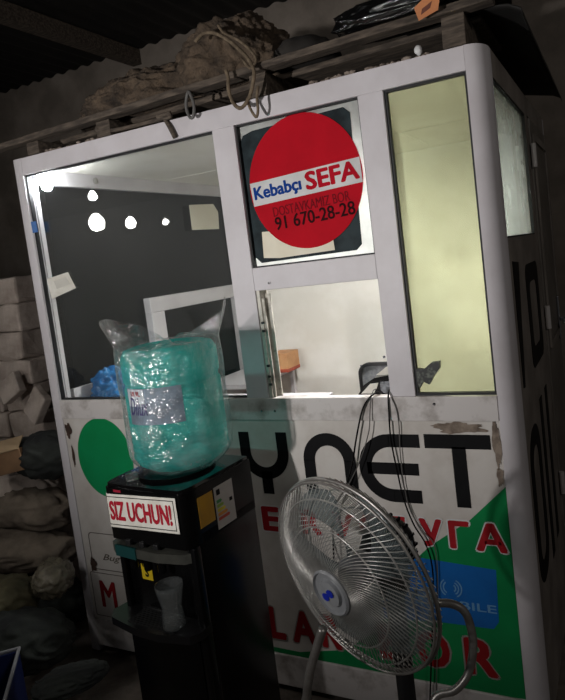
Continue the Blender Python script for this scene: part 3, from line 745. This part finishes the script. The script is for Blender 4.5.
sack((54, 578), -.13, (.085, .09, .085), .3, 25, 'wrap', 'shiny plastic-wrapped bundle lying by the kiosk lower left corner', .10, .05, 'wrapped_bundle')
sack((25, 640), -.30, (.22, .14, .12), .2, 26, 'cloth_dk', 'black cloth heap on the floor behind the blue crate')
sack((70, 680), -.45, (.13, .09, .03), .8, 27, 'cloth_dk', 'flat black rag on the floor beside the blue crate', .12, .05, 'rag', 'rag')
# blue crate with light rim
cr = thing('blue_crate', 'dark blue crate with a pale rim at the lower left corner', 'crate', (.05, -.68, 0))
a = hit(18, 650, 2, .30); e_ = hit(4, 700, 2, .30)
dv = (e_-a); dv.z = 0; dv.normalize(); nv = Vector((-dv.y, dv.x, 0)); nv = nv if nv.x < 0 else -nv
a0 = a-dv*.02; L_, Wd = .38, .3
X = Matrix(((dv.x, nv.x, 0, a0.x), (dv.y, nv.y, 0, a0.y), (0, 0, 1, 0), (0, 0, 0, 1)))
bm = bmesh.new()
for bx in ((0, L_, 0, .01), (0, L_, Wd-.01, Wd), (0, .01, .01, Wd-.01), (L_-.01, L_, .01, Wd-.01)): add_box(bm, *bx, .01, .288, X=X)
add_box(bm, 0, L_, 0, Wd, .002, .01, X=X)
finish('crate_body', bm, mat('crate_blue', '1B2450', .4), cr)
bm = bmesh.new(); add_tube(bm, [X @ Vector(p) for p in ((0, 0, .295), (L_, 0, .295), (L_, Wd, .295), (0, Wd, .295))], .008, 8, closed=True); finish('rim', bm, mat('crate_rim', '8F8F95', .5), cr)

# ------------------------------------------------------------------ water dispenser
DC = Vector((.972, -.365, 0)); RZ = math.radians(-5)
DXm = Matrix.Translation(DC) @ Matrix.Rotation(RZ, 4, 'Z')
wd = thing('water_dispenser', 'black floor-standing water dispenser with a red-lettered sticker', 'water dispenser', DC)
def dbox(name, d, m, parent=wd, bev=.006, smooth=True):
    bm = bmesh.new(); add_box(bm, *d, bev=bev, X=DXm); return finish(name, bm, m, parent, smooth)
w2, y0, y1 = .174, -.165, .165
dbox('cabinet_body', (-w2+.006, w2, -.12, y1, .02, .9), 'black', bev=.012)
bm = bmesh.new()   # head: rounded front
prof = [(-w2, .16)] + [(-w2+.0+.0, -.10)] + [(-w2+.02*(1-math.cos(t)), -.10-.065*math.sin(t)) for t in [k/6*PI/2 for k in range(1, 7)]] + [(-.06, -.168), (.06, -.168)] + [(w2-.02*(1-math.cos(t)), -.10-.065*math.sin(t)) for t in [(6-k)/6*PI/2 for k in range(6)]] + [(w2, -.10), (w2, .16)]
add_prism(bm, prof, DXm @ Matrix.Translation((0, 0, .86)), .17)
finish('head', bm, 'black', wd, smooth=True)
bm = bmesh.new(); add_prism(bm, [(x*.97, y*.97) for x, y in prof], DXm @ Matrix.Translation((0, 0, 1.03)), .012)
top = finish('top_cover', bm, mat('gloss_black', '09090B', .12, coat=.5), wd, smooth=True)
bm = bmesh.new(); add_lathe(bm, [(.12, 1.042), (.125, 1.052), (.11, 1.056), (.06, 1.05)], 40, DXm @ Matrix.Translation((.0, .0, 0))); finish('bottle_collar', bm, 'black', wd, smooth=True)
# lower front door & seams
dbox('lower_door', (-w2+.012, w2-.03, -.152, -.12, .05, .575), 'black', bev=.010)
dbox('side_fin', (w2-.028, w2+.001, -.150, -.12, .03, .86), 'black', bev=.004)
dbox('side_fin', (-w2+.0, -w2+.02, -.14, -.12, .03, .86), 'black', bev=.004)
# silver chin with taps
bm = bmesh.new(); add_prism(bm, [(-w2-.004, -.12), (-w2+.004, -.16), (-.135, -.180), (.05, -.184), (w2-.03, -.166), (w2-.004, -.14), (w2-.004, -.11)], DXm @ Matrix.Translation((0, 0, .815)), .030)
chin = finish('tap_bar', bm, mat('dull_silver', '55554F', .3, .3, col2='3A3B38', scale=9), wd, smooth=True)
bm = bmesh.new(); add_prism(bm, [(-.135, -.1815), (-.04, -.1865), (-.04, -.180), (-.135, -.176)], DXm @ Matrix.Translation((0, 0, .812)), .036); finish('teal_strip', bm, mat('teal_strip', '143F3F', .35), chin)
for xx, colr in ((-.08, '303034'), (-.02, '303034'), (.04, '303034')):
    bm = bmesh.new(); Xt = DXm @ Matrix.Translation((xx, -.16, 0))
    add_lathe(bm, [(.010, .77), (.013, .775), (.013, .81), (.016, .816)], 14, Xt); t_ = finish('tap', bm, 'black', wd, smooth=True)
    bm = bmesh.new(); add_box(bm, -.010, .010, -.016, .0, .850, .868, .003, X=Xt); finish('tap_button', bm, 'blackm', t_)
# drip tray
bm = bmesh.new(); add_prism(bm, [(-w2-.02, -.12), (-w2-.03, -.17), (-w2-.0, -.205), (-.05, -.225), (.05, -.225), (w2-.015, -.20), (w2+.002, -.17), (w2+.002, -.12)], DXm @ Matrix.Translation((0, 0, .585)), .025)
tray = finish('drip_tray', bm, mat('tray_black', '131315', .3), wd, smooth=True)
bm = bmesh.new()
for k in range(9): add_box(bm, -.10, .10, -.205+k*.009, -.202+k*.009, .610, .613, X=DXm)
finish('tray_grille', bm, 'blackm', tray)
# label strip on the head
FRX = DXm @ Matrix.Translation((0, -.1695, 0)) @ FX(0)
lab = None
bm = bmesh.new()
def headx(u):     # curve that follows the rounded front of the head; u in metres along the front
    U = .142
    if u < -U: t = min((-U-u)/.055, 1); return Vector((-U-.031*math.sin(t*1.3), -.170+.035*(1-math.cos(t*1.35)), 0))
    return Vector((u, -.170, 0))
def hp(u, z, o=0): q = headx(u); return DXm @ Vector((q.x, q.y-o, z))
us = [-.172+.322*k/24 for k in range(25)]
def strip(us, zf0, zf1, o, m, name, parent, th=.001):
    bm = bmesh.new(); A = [[bm.verts.new(hp(u, z, oo)) for z, oo in ((zf0(u), o), (zf1(u), o), (zf1(u), o+th), (zf0(u), o+th))] for u in us]
    for p, q in zip(A, A[1:]):
        for i in range(4): bm.faces.new((p[i], p[(i+1) % 4], q[(i+1) % 4], q[i]))
    bm.faces.new(A[0]); bm.faces.new(A[-1][::-1])
    return finish(name, bm, m, parent)
Z0, Z1 = .908, 1.018
tl = lambda u: .006*(u/.14)
lab = strip(us, lambda u: Z0+tl(u), lambda u: Z1+tl(u), .001, 'paper', 'sticker', wd)
usb = [-.163+.304*k/24 for k in range(25)]
for za, zb in ((Z0+.008, Z0+.0105), (Z1-.0105, Z1-.008)): strip(usb, lambda u, z=za: z+tl(u), lambda u, z=zb: z+tl(u), .0023, 'ink', 'sticker_border', lab, .0004)
for ua in (-.163, .1385): strip([ua, ua+.0025], lambda u: Z0+.008+tl(u), lambda u: Z1-.008+tl(u), .0023, 'ink', 'sticker_border', lab, .0004)
text('lettering', 'SIZ UCHUN!', (-.143, .128, Z0+.024, Z1-.022), None, mat('crimson_ink', 'B01A30', .45), lab, bold=.03, wrap=lambda v: hp(v.x, v.y+tl(v.x), .0026+v.z))
# yellow recess sticker
yk = dbox('yellow_sticker', (-.100, -.052, -.1215, -.1205, .708, .760), mat('yellow_sticker', 'D8B91E', .5), bev=0, smooth=False)
X = DXm @ FX(-.1218)
text('bolt_mark', 'S', (-.084, -.068, .718, .750), X, 'ink', yk, bold=.03)
# side stickers
SD = DXm @ Matrix.Translation((w2+.0006, 0, 0)) @ SX
SDE = DXm @ Matrix.Translation((w2+.0006, .022, 0)) @ SX
o = prism('yellow_label', [(-.108, .905), (-.040, .905), (-.040, 1.0), (-.108, 1.0)], SD, .0008, mat('amber_label', 'B98A12', .5, col2='A97C14', scale=12), wd)
o = prism('energy_label', [(-.055, .868), (.035, .868), (.035, 1.003), (-.055, 1.003)], SDE, .0008, mat('white_label', 'B9B4B0', .5), wd)
SD2 = DXm @ Matrix.Translation((w2+.0016, .022, 0)) @ SX
bars = [('3C8C4A', .02), ('8DB03A', .027), ('D8C42A', .034), ('D98B2A', .041), ('C0442A', .05)]
for k, (c_, w_) in enumerate(bars):
    z = .95-k*.014; prism('rating_bar', [(-.048, z), (-.048+w_, z), (-.048+w_+.005, z+.005), (-.048+w_, z+.010), (-.048, z+.010)], SD2, .0004, mat('bar_'+c_, c_, .5), o)
prism('black_mark', [(-.045, .975), (-.028, .975), (-.028, .993), (-.045, .993)], SD2, .0004, 'ink', o); prism('black_mark', [(.012, .935), (.026, .935), (.026, .947), (.012, .947)], SD2, .0004, 'ink', o)
dbox('warning_label', (-.118, -.085, -.1695, -.168, 1.019, 1.027), mat('red_label', '9A1E34', .4), bev=0, smooth=False)
# lower seam highlight and feet
for sx in (-1, 1):
    for yy in (-.09, .13):
        bm = bmesh.new(); add_lathe(bm, [(.018, 0), (.018, .021)], 12, DXm @ Matrix.Translation((sx*.12, yy, 0))); finish('foot', bm, 'blackm', wd)
# small clear cap on top
bm = bmesh.new(); add_lathe(bm, [(.020, 1.0425), (.022, 1.058), (.019, 1.062), (.002, 1.064)], 20, DXm @ Matrix.Translation((-.085, -.115, 0)))
M['clear'] = glass('clear_plastic', (.95, .96, .96), .035, (.8, .85, .85), .09, rough=.04, grad=1.0)
tag(finish('bottle_cap', bm, 'clear', smooth='all', loc=DXm @ Vector((-.085, -.115, 1.0425))), 'clear round cap on the front left of the dispenser top', 'cap')
# drinking glass on tray
bm = bmesh.new(); Xg = DXm @ Matrix.Translation((.078, -.178, 0))
pr = [(.001, .614), (.031, .6141), (.035, .62), (.032, .66), (.030, .68), (.036, .71), (.041, .735), (.0425, .752)]
add_lathe(bm, pr + [(r_-.003, z_) for r_, z_ in pr[::-1][:-2]] + [(.001, .622)], 32, Xg, caps=False)
tag(finish('drinking_glass', bm, 'clear', smooth='all', loc=Xg @ Vector((0, 0, .614))), 'clear waisted drinking glass standing on the dispenser drip tray', 'glass')

# ------------------------------------------------------------------ bottle and its wrap
BC = Vector((.995, -.352, 0)); BX = Matrix.Translation(BC)
bt = thing('water_bottle', 'large teal nineteen litre water bottle standing on the black dispenser', 'bottle', (BC.x, BC.y, 1.056))
m, nt, out = newmat('teal_water')
t = nt.nodes.new('ShaderNodeBsdfTransparent'); t.inputs[0].default_value = (.46, .90, .86, 1)
g = nt.nodes.new('ShaderNodeBsdfGlossy'); g.inputs['Roughness'].default_value = .06
lw = nt.nodes.new('ShaderNodeLayerWeight'); lw.inputs['Blend'].default_value = .35
pwn = nt.nodes.new('ShaderNodeMath'); pwn.operation = 'MULTIPLY_ADD'; link(nt, lw.outputs['Facing'], pwn.inputs[0]); pwn.inputs[1].default_value = .25; pwn.inputs[2].default_value = .05
mx = nt.nodes.new('ShaderNodeMixShader'); link(nt, pwn.outputs[0], mx.inputs[0]); link(nt, t.outputs[0], mx.inputs[1]); link(nt, g.outputs[0], mx.inputs[2])
d = nt.nodes.new('ShaderNodeBsdfDiffuse'); d.inputs[0].default_value = (*srgb('46DCD4'), 1)
tr = nt.nodes.new('ShaderNodeBsdfTranslucent'); tr.inputs[0].default_value = (*srgb('28E2DC'), 1)
ms = nt.nodes.new('ShaderNodeMixShader'); ms.inputs[0].default_value = .45; link(nt, d.outputs[0], ms.inputs[1]); link(nt, tr.outputs[0], ms.inputs[2])
m2 = nt.nodes.new('ShaderNodeMixShader'); m2.inputs[0].default_value = .42; link(nt, mx.outputs[0], m2.inputs[1]); link(nt, ms.outputs[0], m2.inputs[2]); link(nt, m2.outputs[0], out.inputs[0])
M['teal'] = m
R = .153
pr = [(.03, 1.0565), (.08, 1.058), (.11, 1.068), (R-.012, 1.088), (R, 1.11)]
zz = 1.11
for k in range(3): pr += [(R, zz+.008), (R-.006, zz+.016), (R, zz+.024)]; zz += .026
pr += [(R, zz+.01), (R, 1.33), (R-.005, 1.338), (R-.005, 1.35), (R, 1.358), (R, 1.43), (R-.012, 1.452), (R-.04, 1.46), (.05, 1.462), (.002, 1.458)]
bm = bmesh.new(); add_lathe(bm, pr, 64, BX, caps=False); finish('bottle_body', bm, 'teal', bt, smooth='all')
# label wrapped on the bottle
camdir = math.atan2(CP.y-BC.y, CP.x-BC.x)
def bw(u, z, o=0): a = u/R; rr = R+.0015+o; return Vector((BC.x+rr*math.cos(a), BC.y+rr*math.sin(a), z))
ua, ub = (camdir-1.12)*R, (camdir+.14)*R
def bstrip(ua, ub, z0, z1, o, m, name, parent, n=24, th=.0005):
    bm = bmesh.new(); A = [[bm.verts.new(bw(ua+(ub-ua)*k/n, z, oo)) for z, oo in ((z0, o), (z1, o), (z1, o+th), (z0, o+th))] for k in range(n+1)]
    for p, q in zip(A, A[1:]):
        for i in range(4): bm.faces.new((p[i], p[(i+1) % 4], q[(i+1) % 4], q[i]))
    bm.faces.new(A[0]); bm.faces.new(A[-1][::-1]); return finish(name, bm, m, parent)
bl = bstrip(ua, ub, 1.232, 1.345, 0, mat('bottle_label', '8593A3', .5, col2='66707E', scale=16), 'label', bt)
bstrip(ua+.004, ua+.075, 1.290, 1.343, .0006, mat('label_white', 'C9CDD2', .5, col2='B0B6C0', scale=9), 'label_corner', bl)
text('lettering', '18.9L', (ua+.022, ua+.062, 1.322, 1.338), None, 'redink', bl, bold=.02, wrap=lambda v: bw(v.x, v.y, .0014+v.z))
text('lettering', 'Dilux', (ua+.010, ua+.085, 1.262, 1.318), None, mat('violet_ink', '3A2A6A', .5), bl, bold=.0, shear=.3, wrap=lambda v: bw(v.x, v.y, .0014+v.z))
# crumpled clear wrap
bm = bmesh.new(); NS = 120; rows_ = []
rightang = math.atan2(_r.y, _r.x); leftang = rightang+PI
def angd(a, b): return abs((a-b+PI) % (2*PI)-PI)
def ear(a): return .118*math.exp(-(angd(a, rightang+.15)/.36)**2) + .105*math.exp(-(angd(a, leftang-.10)/.6)**2) + .015*math.sin(a*5)
NV = 46
for j in range(NV):
    row = []
    for i in range(NS):
        a = 2*PI*i/NS; v = j/(NV-1)
        wr = .010*noise.fractal(Vector((math.cos(a)*3, math.sin(a)*3, v*4)), .9, 2, 4) + .004*math.sin(a*17+v*9)
        if v < .75:
            z = 1.062+v/.75*.40; rb = R+.014+.5*wr+ .010*math.exp(-((v-.02)/.05)**2)
            if v < .12: rb = min(rb, .122+.045*math.sin(v/.12*PI/2)+.3*wr)
        else:
            t = (v-.75)/.25; e = ear(a); g_ = min(max(e/.08, 0), 1)
            z = 1.462 + t*(max(e, .0)+.006) + .3*wr; rb = R+.012+.4*wr - t*(.11*(1-g_) - .038*g_)
            rb = max(rb, .02)
        row.append(bm.verts.new((BC.x+rb*math.cos(a), BC.y+rb*math.sin(a), z)))
    rows_.append(row)
for A, B in zip(rows_, rows_[1:]):
    for i in range(NS): bm.faces.new((A[i], A[(i+1) % NS], B[(i+1) % NS], B[i]))
M['wrapclear'] = glass('clear_wrap', (.94, .96, .96), .06, (.85, .9, .9), .12, rough=.12, hscale=11, bump=.035, bscale=14, translucent=True, grad=.9, patchy=[(.46, (.03,)*3), (.70, (.30,)*3)])  # whitish noise patches paint highlights onto the crumpled film
tag(finish('plastic_wrap', bm, 'wrapclear', smooth='all', loc=(BC.x, BC.y, 1.06)), 'crumpled clear plastic bag with two pointed ears around the teal bottle', 'plastic bag')

# ------------------------------------------------------------------ fan
FC = at(353, 574, 1.32)
fn = (-.58*_r - .50*_u - .64*((357-CX)/F*_r-(573-CY)/F*_u+_f).normalized()).normalized()
fxv = Vector((0, 0, 1)).cross(fn).normalized(); fyv = fn.cross(fxv)
FM = Matrix(((fxv.x, fyv.x, fn.x, FC.x), (fxv.y, fyv.y, fn.y, FC.y), (fxv.z, fyv.z, fn.z, FC.z), (0, 0, 0, 1)))
base = Vector((FC.x-fn.x*.16, FC.y-fn.y*.16, 0))
fan = thing('pedestal_fan', 'silver pedestal fan with round wire grille in front of the kiosk', 'fan', base)
RG = .217
def dome(r_, s, depth): return s*depth*(1-(r_/RG)**2.2)
def grille(name, s, depth, n, swirl, rin, wr):
    bm = bmesh.new()
    for k in range(n):
        a = 2*PI*k/n; pts = []
        for j in range(12):
            q = j/11; rr = rin+(RG-rin)*q; aa = a+swirl*(1-q)**1.3
            pts.append(FM @ Vector((rr*math.cos(aa), rr*math.sin(aa), dome(rr, s, depth)+s*.012)))
        add_tube(bm, pts, wr, 4, cap=False)
    o = finish(name, bm, M['wire'], fan, smooth='all')
    bm = bmesh.new()
    for rr in ((.62, .86) if s > 0 else (.55, .8)):
        add_tube(bm, [FM @ Vector((RG*rr*math.cos(t), RG*rr*math.sin(t), dome(RG*rr, s, depth)+s*.012-.001)) for t in [2*PI*k/60 for k in range(60)]], .0020, 6, closed=True)
    finish('grille_ring', bm, M['wire'], o, smooth='all')
    return o
M['wire'] = mat('grille_wire', 'B8B6B2', .3, .6, col2='A5A39F', scale=30)
gf = grille('front_grille', 1, .056, 100, .8, .046, .0011)
gb = grille('rear_grille', -1, .07, 84, -.5, .05, .0011)
bm = bmesh.new(); add_tube(bm, [FM @ Vector(((RG+.002)*math.cos(t), (RG+.002)*math.sin(t), 0)) for t in [2*PI*k/96 for k in range(96)]], .0045, 8, closed=True)
add_tube(bm, [FM @ Vector(((RG)*math.cos(t), (RG)*math.sin(t), .013)) for t in [2*PI*k/96 for k in range(96)]], .0028, 6, closed=True)
finish('rim', bm, 'tube', fan, smooth='all')
# hub badge
M['hub'] = mat('hub_plastic', '8F9194', .3, col2='7C7E82', scale=12)
bm = bmesh.new(); add_lathe(bm, [(.002, .060), (.045, .060), (.050, .063), (.051, .070), (.047, .074), (.044, .069), (.031, .068), (.028, .075), (.012, .077), (.001, .0775)], 48, FM)
hb = finish('hub_badge', bm, 'hub', fan, smooth=True)
bm = bmesh.new()
for s_ in (-1, 1): add_prism(bm, circ(s_*.0075, s_*.006, .010, .0085, 20), FM @ Matrix.Translation((0, 0, .0778)), .001)
finish('blue_emblem', bm, mat('emblem_blue', '1B2FB0', .4), hb)
# blades
M['blade'] = glass('smoky_blade', (.78, .83, .84), .2, (.36, .42, .43), .05, rough=.25, hscale=6, translucent=True)
for k in range(5):
    a0 = 2*PI*k/5+.5; bm = bmesh.new(); G = []
    for i in range(9):
        q = i/8; rr = .04+.155*q; span = .95*(.55+.65*q)*(1 if q < .9 else .85)
        rowb = []
        for j in range(9):
            w = j/8-.5; aa = a0+span*w+.35*q; z_ = -.010-.035*w*(1-.3*q)
            rowb.append(FM @ Vector((rr*math.cos(aa), rr*math.sin(aa), z_)))
        G.append(rowb)
    for dz in (0, 1):
        gg = [[bm.verts.new(p-fn*.0015*dz) for p in r_] for r_ in G]
        for A, B in zip(gg, gg[1:]):
            for j in range(8): bm.faces.new((A[j], A[j+1], B[j+1], B[j]))
        if dz == 0: g0 = gg
        else:
            for L0, L1 in ((g0[0], gg[0]), (g0[-1], gg[-1]), ([r_[0] for r_ in g0], [r_[0] for r_ in gg]), ([r_[-1] for r_ in g0], [r_[-1] for r_ in gg])):
                for j in range(len(L0)-1): bm.faces.new((L0[j], L0[j+1], L1[j+1], L1[j]))
    finish('blade', bm, 'blade', fan, smooth='all')
bm = bmesh.new(); add_lathe(bm, [(.001, .022), (.025, .020), (.036, .008), (.038, -.03), (.03, -.045)], 28, FM); finish('spinner', bm, 'hub', fan, smooth=True)
# motor
bm = bmesh.new(); add_lathe(bm, [(.03, -.05), (.050, -.085), (.056, -.095), (.058, -.13), (.054, -.15), (.04, -.165), (.002, -.17)], 32, FM)
mo = finish('motor_housing', bm, 'blackm', fan, smooth=True)
bm = bmesh.new()
for k in range(16):
    t = 2*PI*k/16; Xr = FM @ Matrix.Rotation(t, 4, 'Z'); add_box(bm, .050, .061, -.003, .003, -.152, -.098, .001, X=Xr)
finish('cooling_fin', bm, 'black', mo)
# pole and base
pt = FM @ Vector((0, 0, -.125)); PX, PY = base.x, base.y
PX, PY = pt.x, pt.y
bm = bmesh.new(); add_tube(bm, [(PX, PY, .03), (PX, PY, pt.z-.05)], .021, 20); finish('pole', bm, 'blackm', fan, smooth=True)
bm = bmesh.new(); add_box(bm, PX-.03, PX+.03, PY-.03, PY+.03, pt.z-.12, pt.z-.04, .008); finish('tilt_bracket', bm, 'black', fan, smooth=True)
bm = bmesh.new(); add_lathe(bm, [(.20, .0), (.205, .012), (.19, .022), (.06, .035), (.03, .06), (.026, .09)], 48, Matrix.Translation((PX, PY, 0))); finish('base', bm, 'blackm', fan, smooth=True)
# curved tube brackets
def tubep(px, zc): return [at(a, b, z) for (a, b), z in zip(px, zc)]
clamp = Vector((PX, PY-.03, .56))
L = tubep([(323, 628), (316, 650), (310, 672), (307, 695), (310, 712)], [1.27, 1.28, 1.29, 1.31, 1.33]) + [Vector((PX-.09, PY-.06, .585)), clamp]
bm = bmesh.new(); add_tube(bm, smooth_path(L, 6), .0095, 12); finish('side_tube', bm, 'tube', fan, smooth='all')
Rr = tubep([(438, 603), (452, 604), (464, 611), (471, 628), (473, 650), (468, 674), (455, 690), (435, 698)], [1.41, 1.42, 1.42, 1.42, 1.42, 1.42, 1.42, 1.43]) + [Vector((PX+.04, PY-.02, .57)), clamp]
bm = bmesh.new(); add_tube(bm, smooth_path(Rr, 6), .0095, 12); finish('side_tube', bm, 'tube', fan, smooth='all')
bm = bmesh.new(); add_box(bm, PX-.03, PX+.03, PY-.05, PY+.03, .535, .59, .006); finish('clamp', bm, 'black', fan, smooth=True)

# ------------------------------------------------------------------ lights of the shed, plus an added fill
M['bulb_out'] = emit('hanging_bulb_glow', (1, .97, .92), 75)
def mirror_bulb(px, t, r_, label):
    d = (px[0]-CX)/F*_r - (px[1]-CY)/F*_u + _f
    h = CP + d*((.028-CP.y)/d.y); d = Vector((d.x, -d.y, d.z)); p = h+t*d
    o = thing('hanging_bulb', label, 'light bulb', (p.x, p.y, p.z), 'bulbs hanging in front of the kiosk')
    bm = bmesh.new(); add_lathe(bm, [(.3*r_, r_*1.2), (.75*r_, .6*r_), (r_, 0), (.75*r_, -.7*r_), (.3*r_, -.98*r_), (.02*r_, -r_)], 18, Matrix.Translation(p)); finish('bulb_glass', bm, 'bulb_out', o, smooth='all')
    bm = bmesh.new(); add_lathe(bm, [(.35*r_, r_*1.15), (.4*r_, r_*1.9), (.1*r_, r_*2.2)], 12, Matrix.Translation(p)); finish('socket', bm, 'blackm', o)
    bm = bmesh.new(); add_tube(bm, [p+Vector((0, 0, r_*2)), Vector((p.x, p.y, 3.54))], .003, 6); finish('cord', bm, 'blackm', o)
mirror_bulb((96, 223), 1.7, .055, 'hanging bulb reflected as the big spot in the left window')
mirror_bulb((130, 223), 2.1, .04, 'hanging bulb reflected right of the big spot in the left window')
mirror_bulb((165, 222), 2.4, .022, 'smallest hanging bulb, reflected at the right of the left window')
mirror_bulb((92, 196), 2.3, .035, 'small hanging bulb reflected above the big spot in the left window')

sp = bpy.data.lights.new('work_lamp', 'SPOT'); sp.energy = 142; sp.spot_size = math.radians(106); sp.spot_blend = 1.0; sp.shadow_soft_size = .032; sp.color = (1, .965, .94)
so = bpy.data.objects.new('work_lamp', sp); COL.objects.link(so); so.location = (.84, -2.35, 1.60)
so.rotation_euler = (Vector((1.15, 0, 2.2))-so.location).to_track_quat('-Z', 'Y').to_euler()

pl_ = bpy.data.lights.new('fill_light', 'POINT'); pl_.energy = 36; pl_.shadow_soft_size = .15; pl_.color = (1, .93, .86)  # added fill to lift the right side and back wall, no known source
po = bpy.data.objects.new('fill_light', pl_); COL.objects.link(po); po.location = (3.9, -1.9, 2.9)
w = bpy.data.worlds.new('world'); SC.world = w; w.use_nodes = True
w.node_tree.nodes['Background'].inputs[0].default_value = (.9, .95, 1, 1); w.node_tree.nodes['Background'].inputs[1].default_value = .028
SC.view_settings.view_transform = 'Standard'; SC.view_settings.look = 'None'; SC.view_settings.exposure = 0; SC.view_settings.gamma = 1
SC.view_settings.use_curve_mapping = False
SC.cycles.use_denoising = True
SC.cycles.transparent_max_bounces = 24; SC.cycles.max_bounces = 8
SC.cycles.sample_clamp_indirect = 6
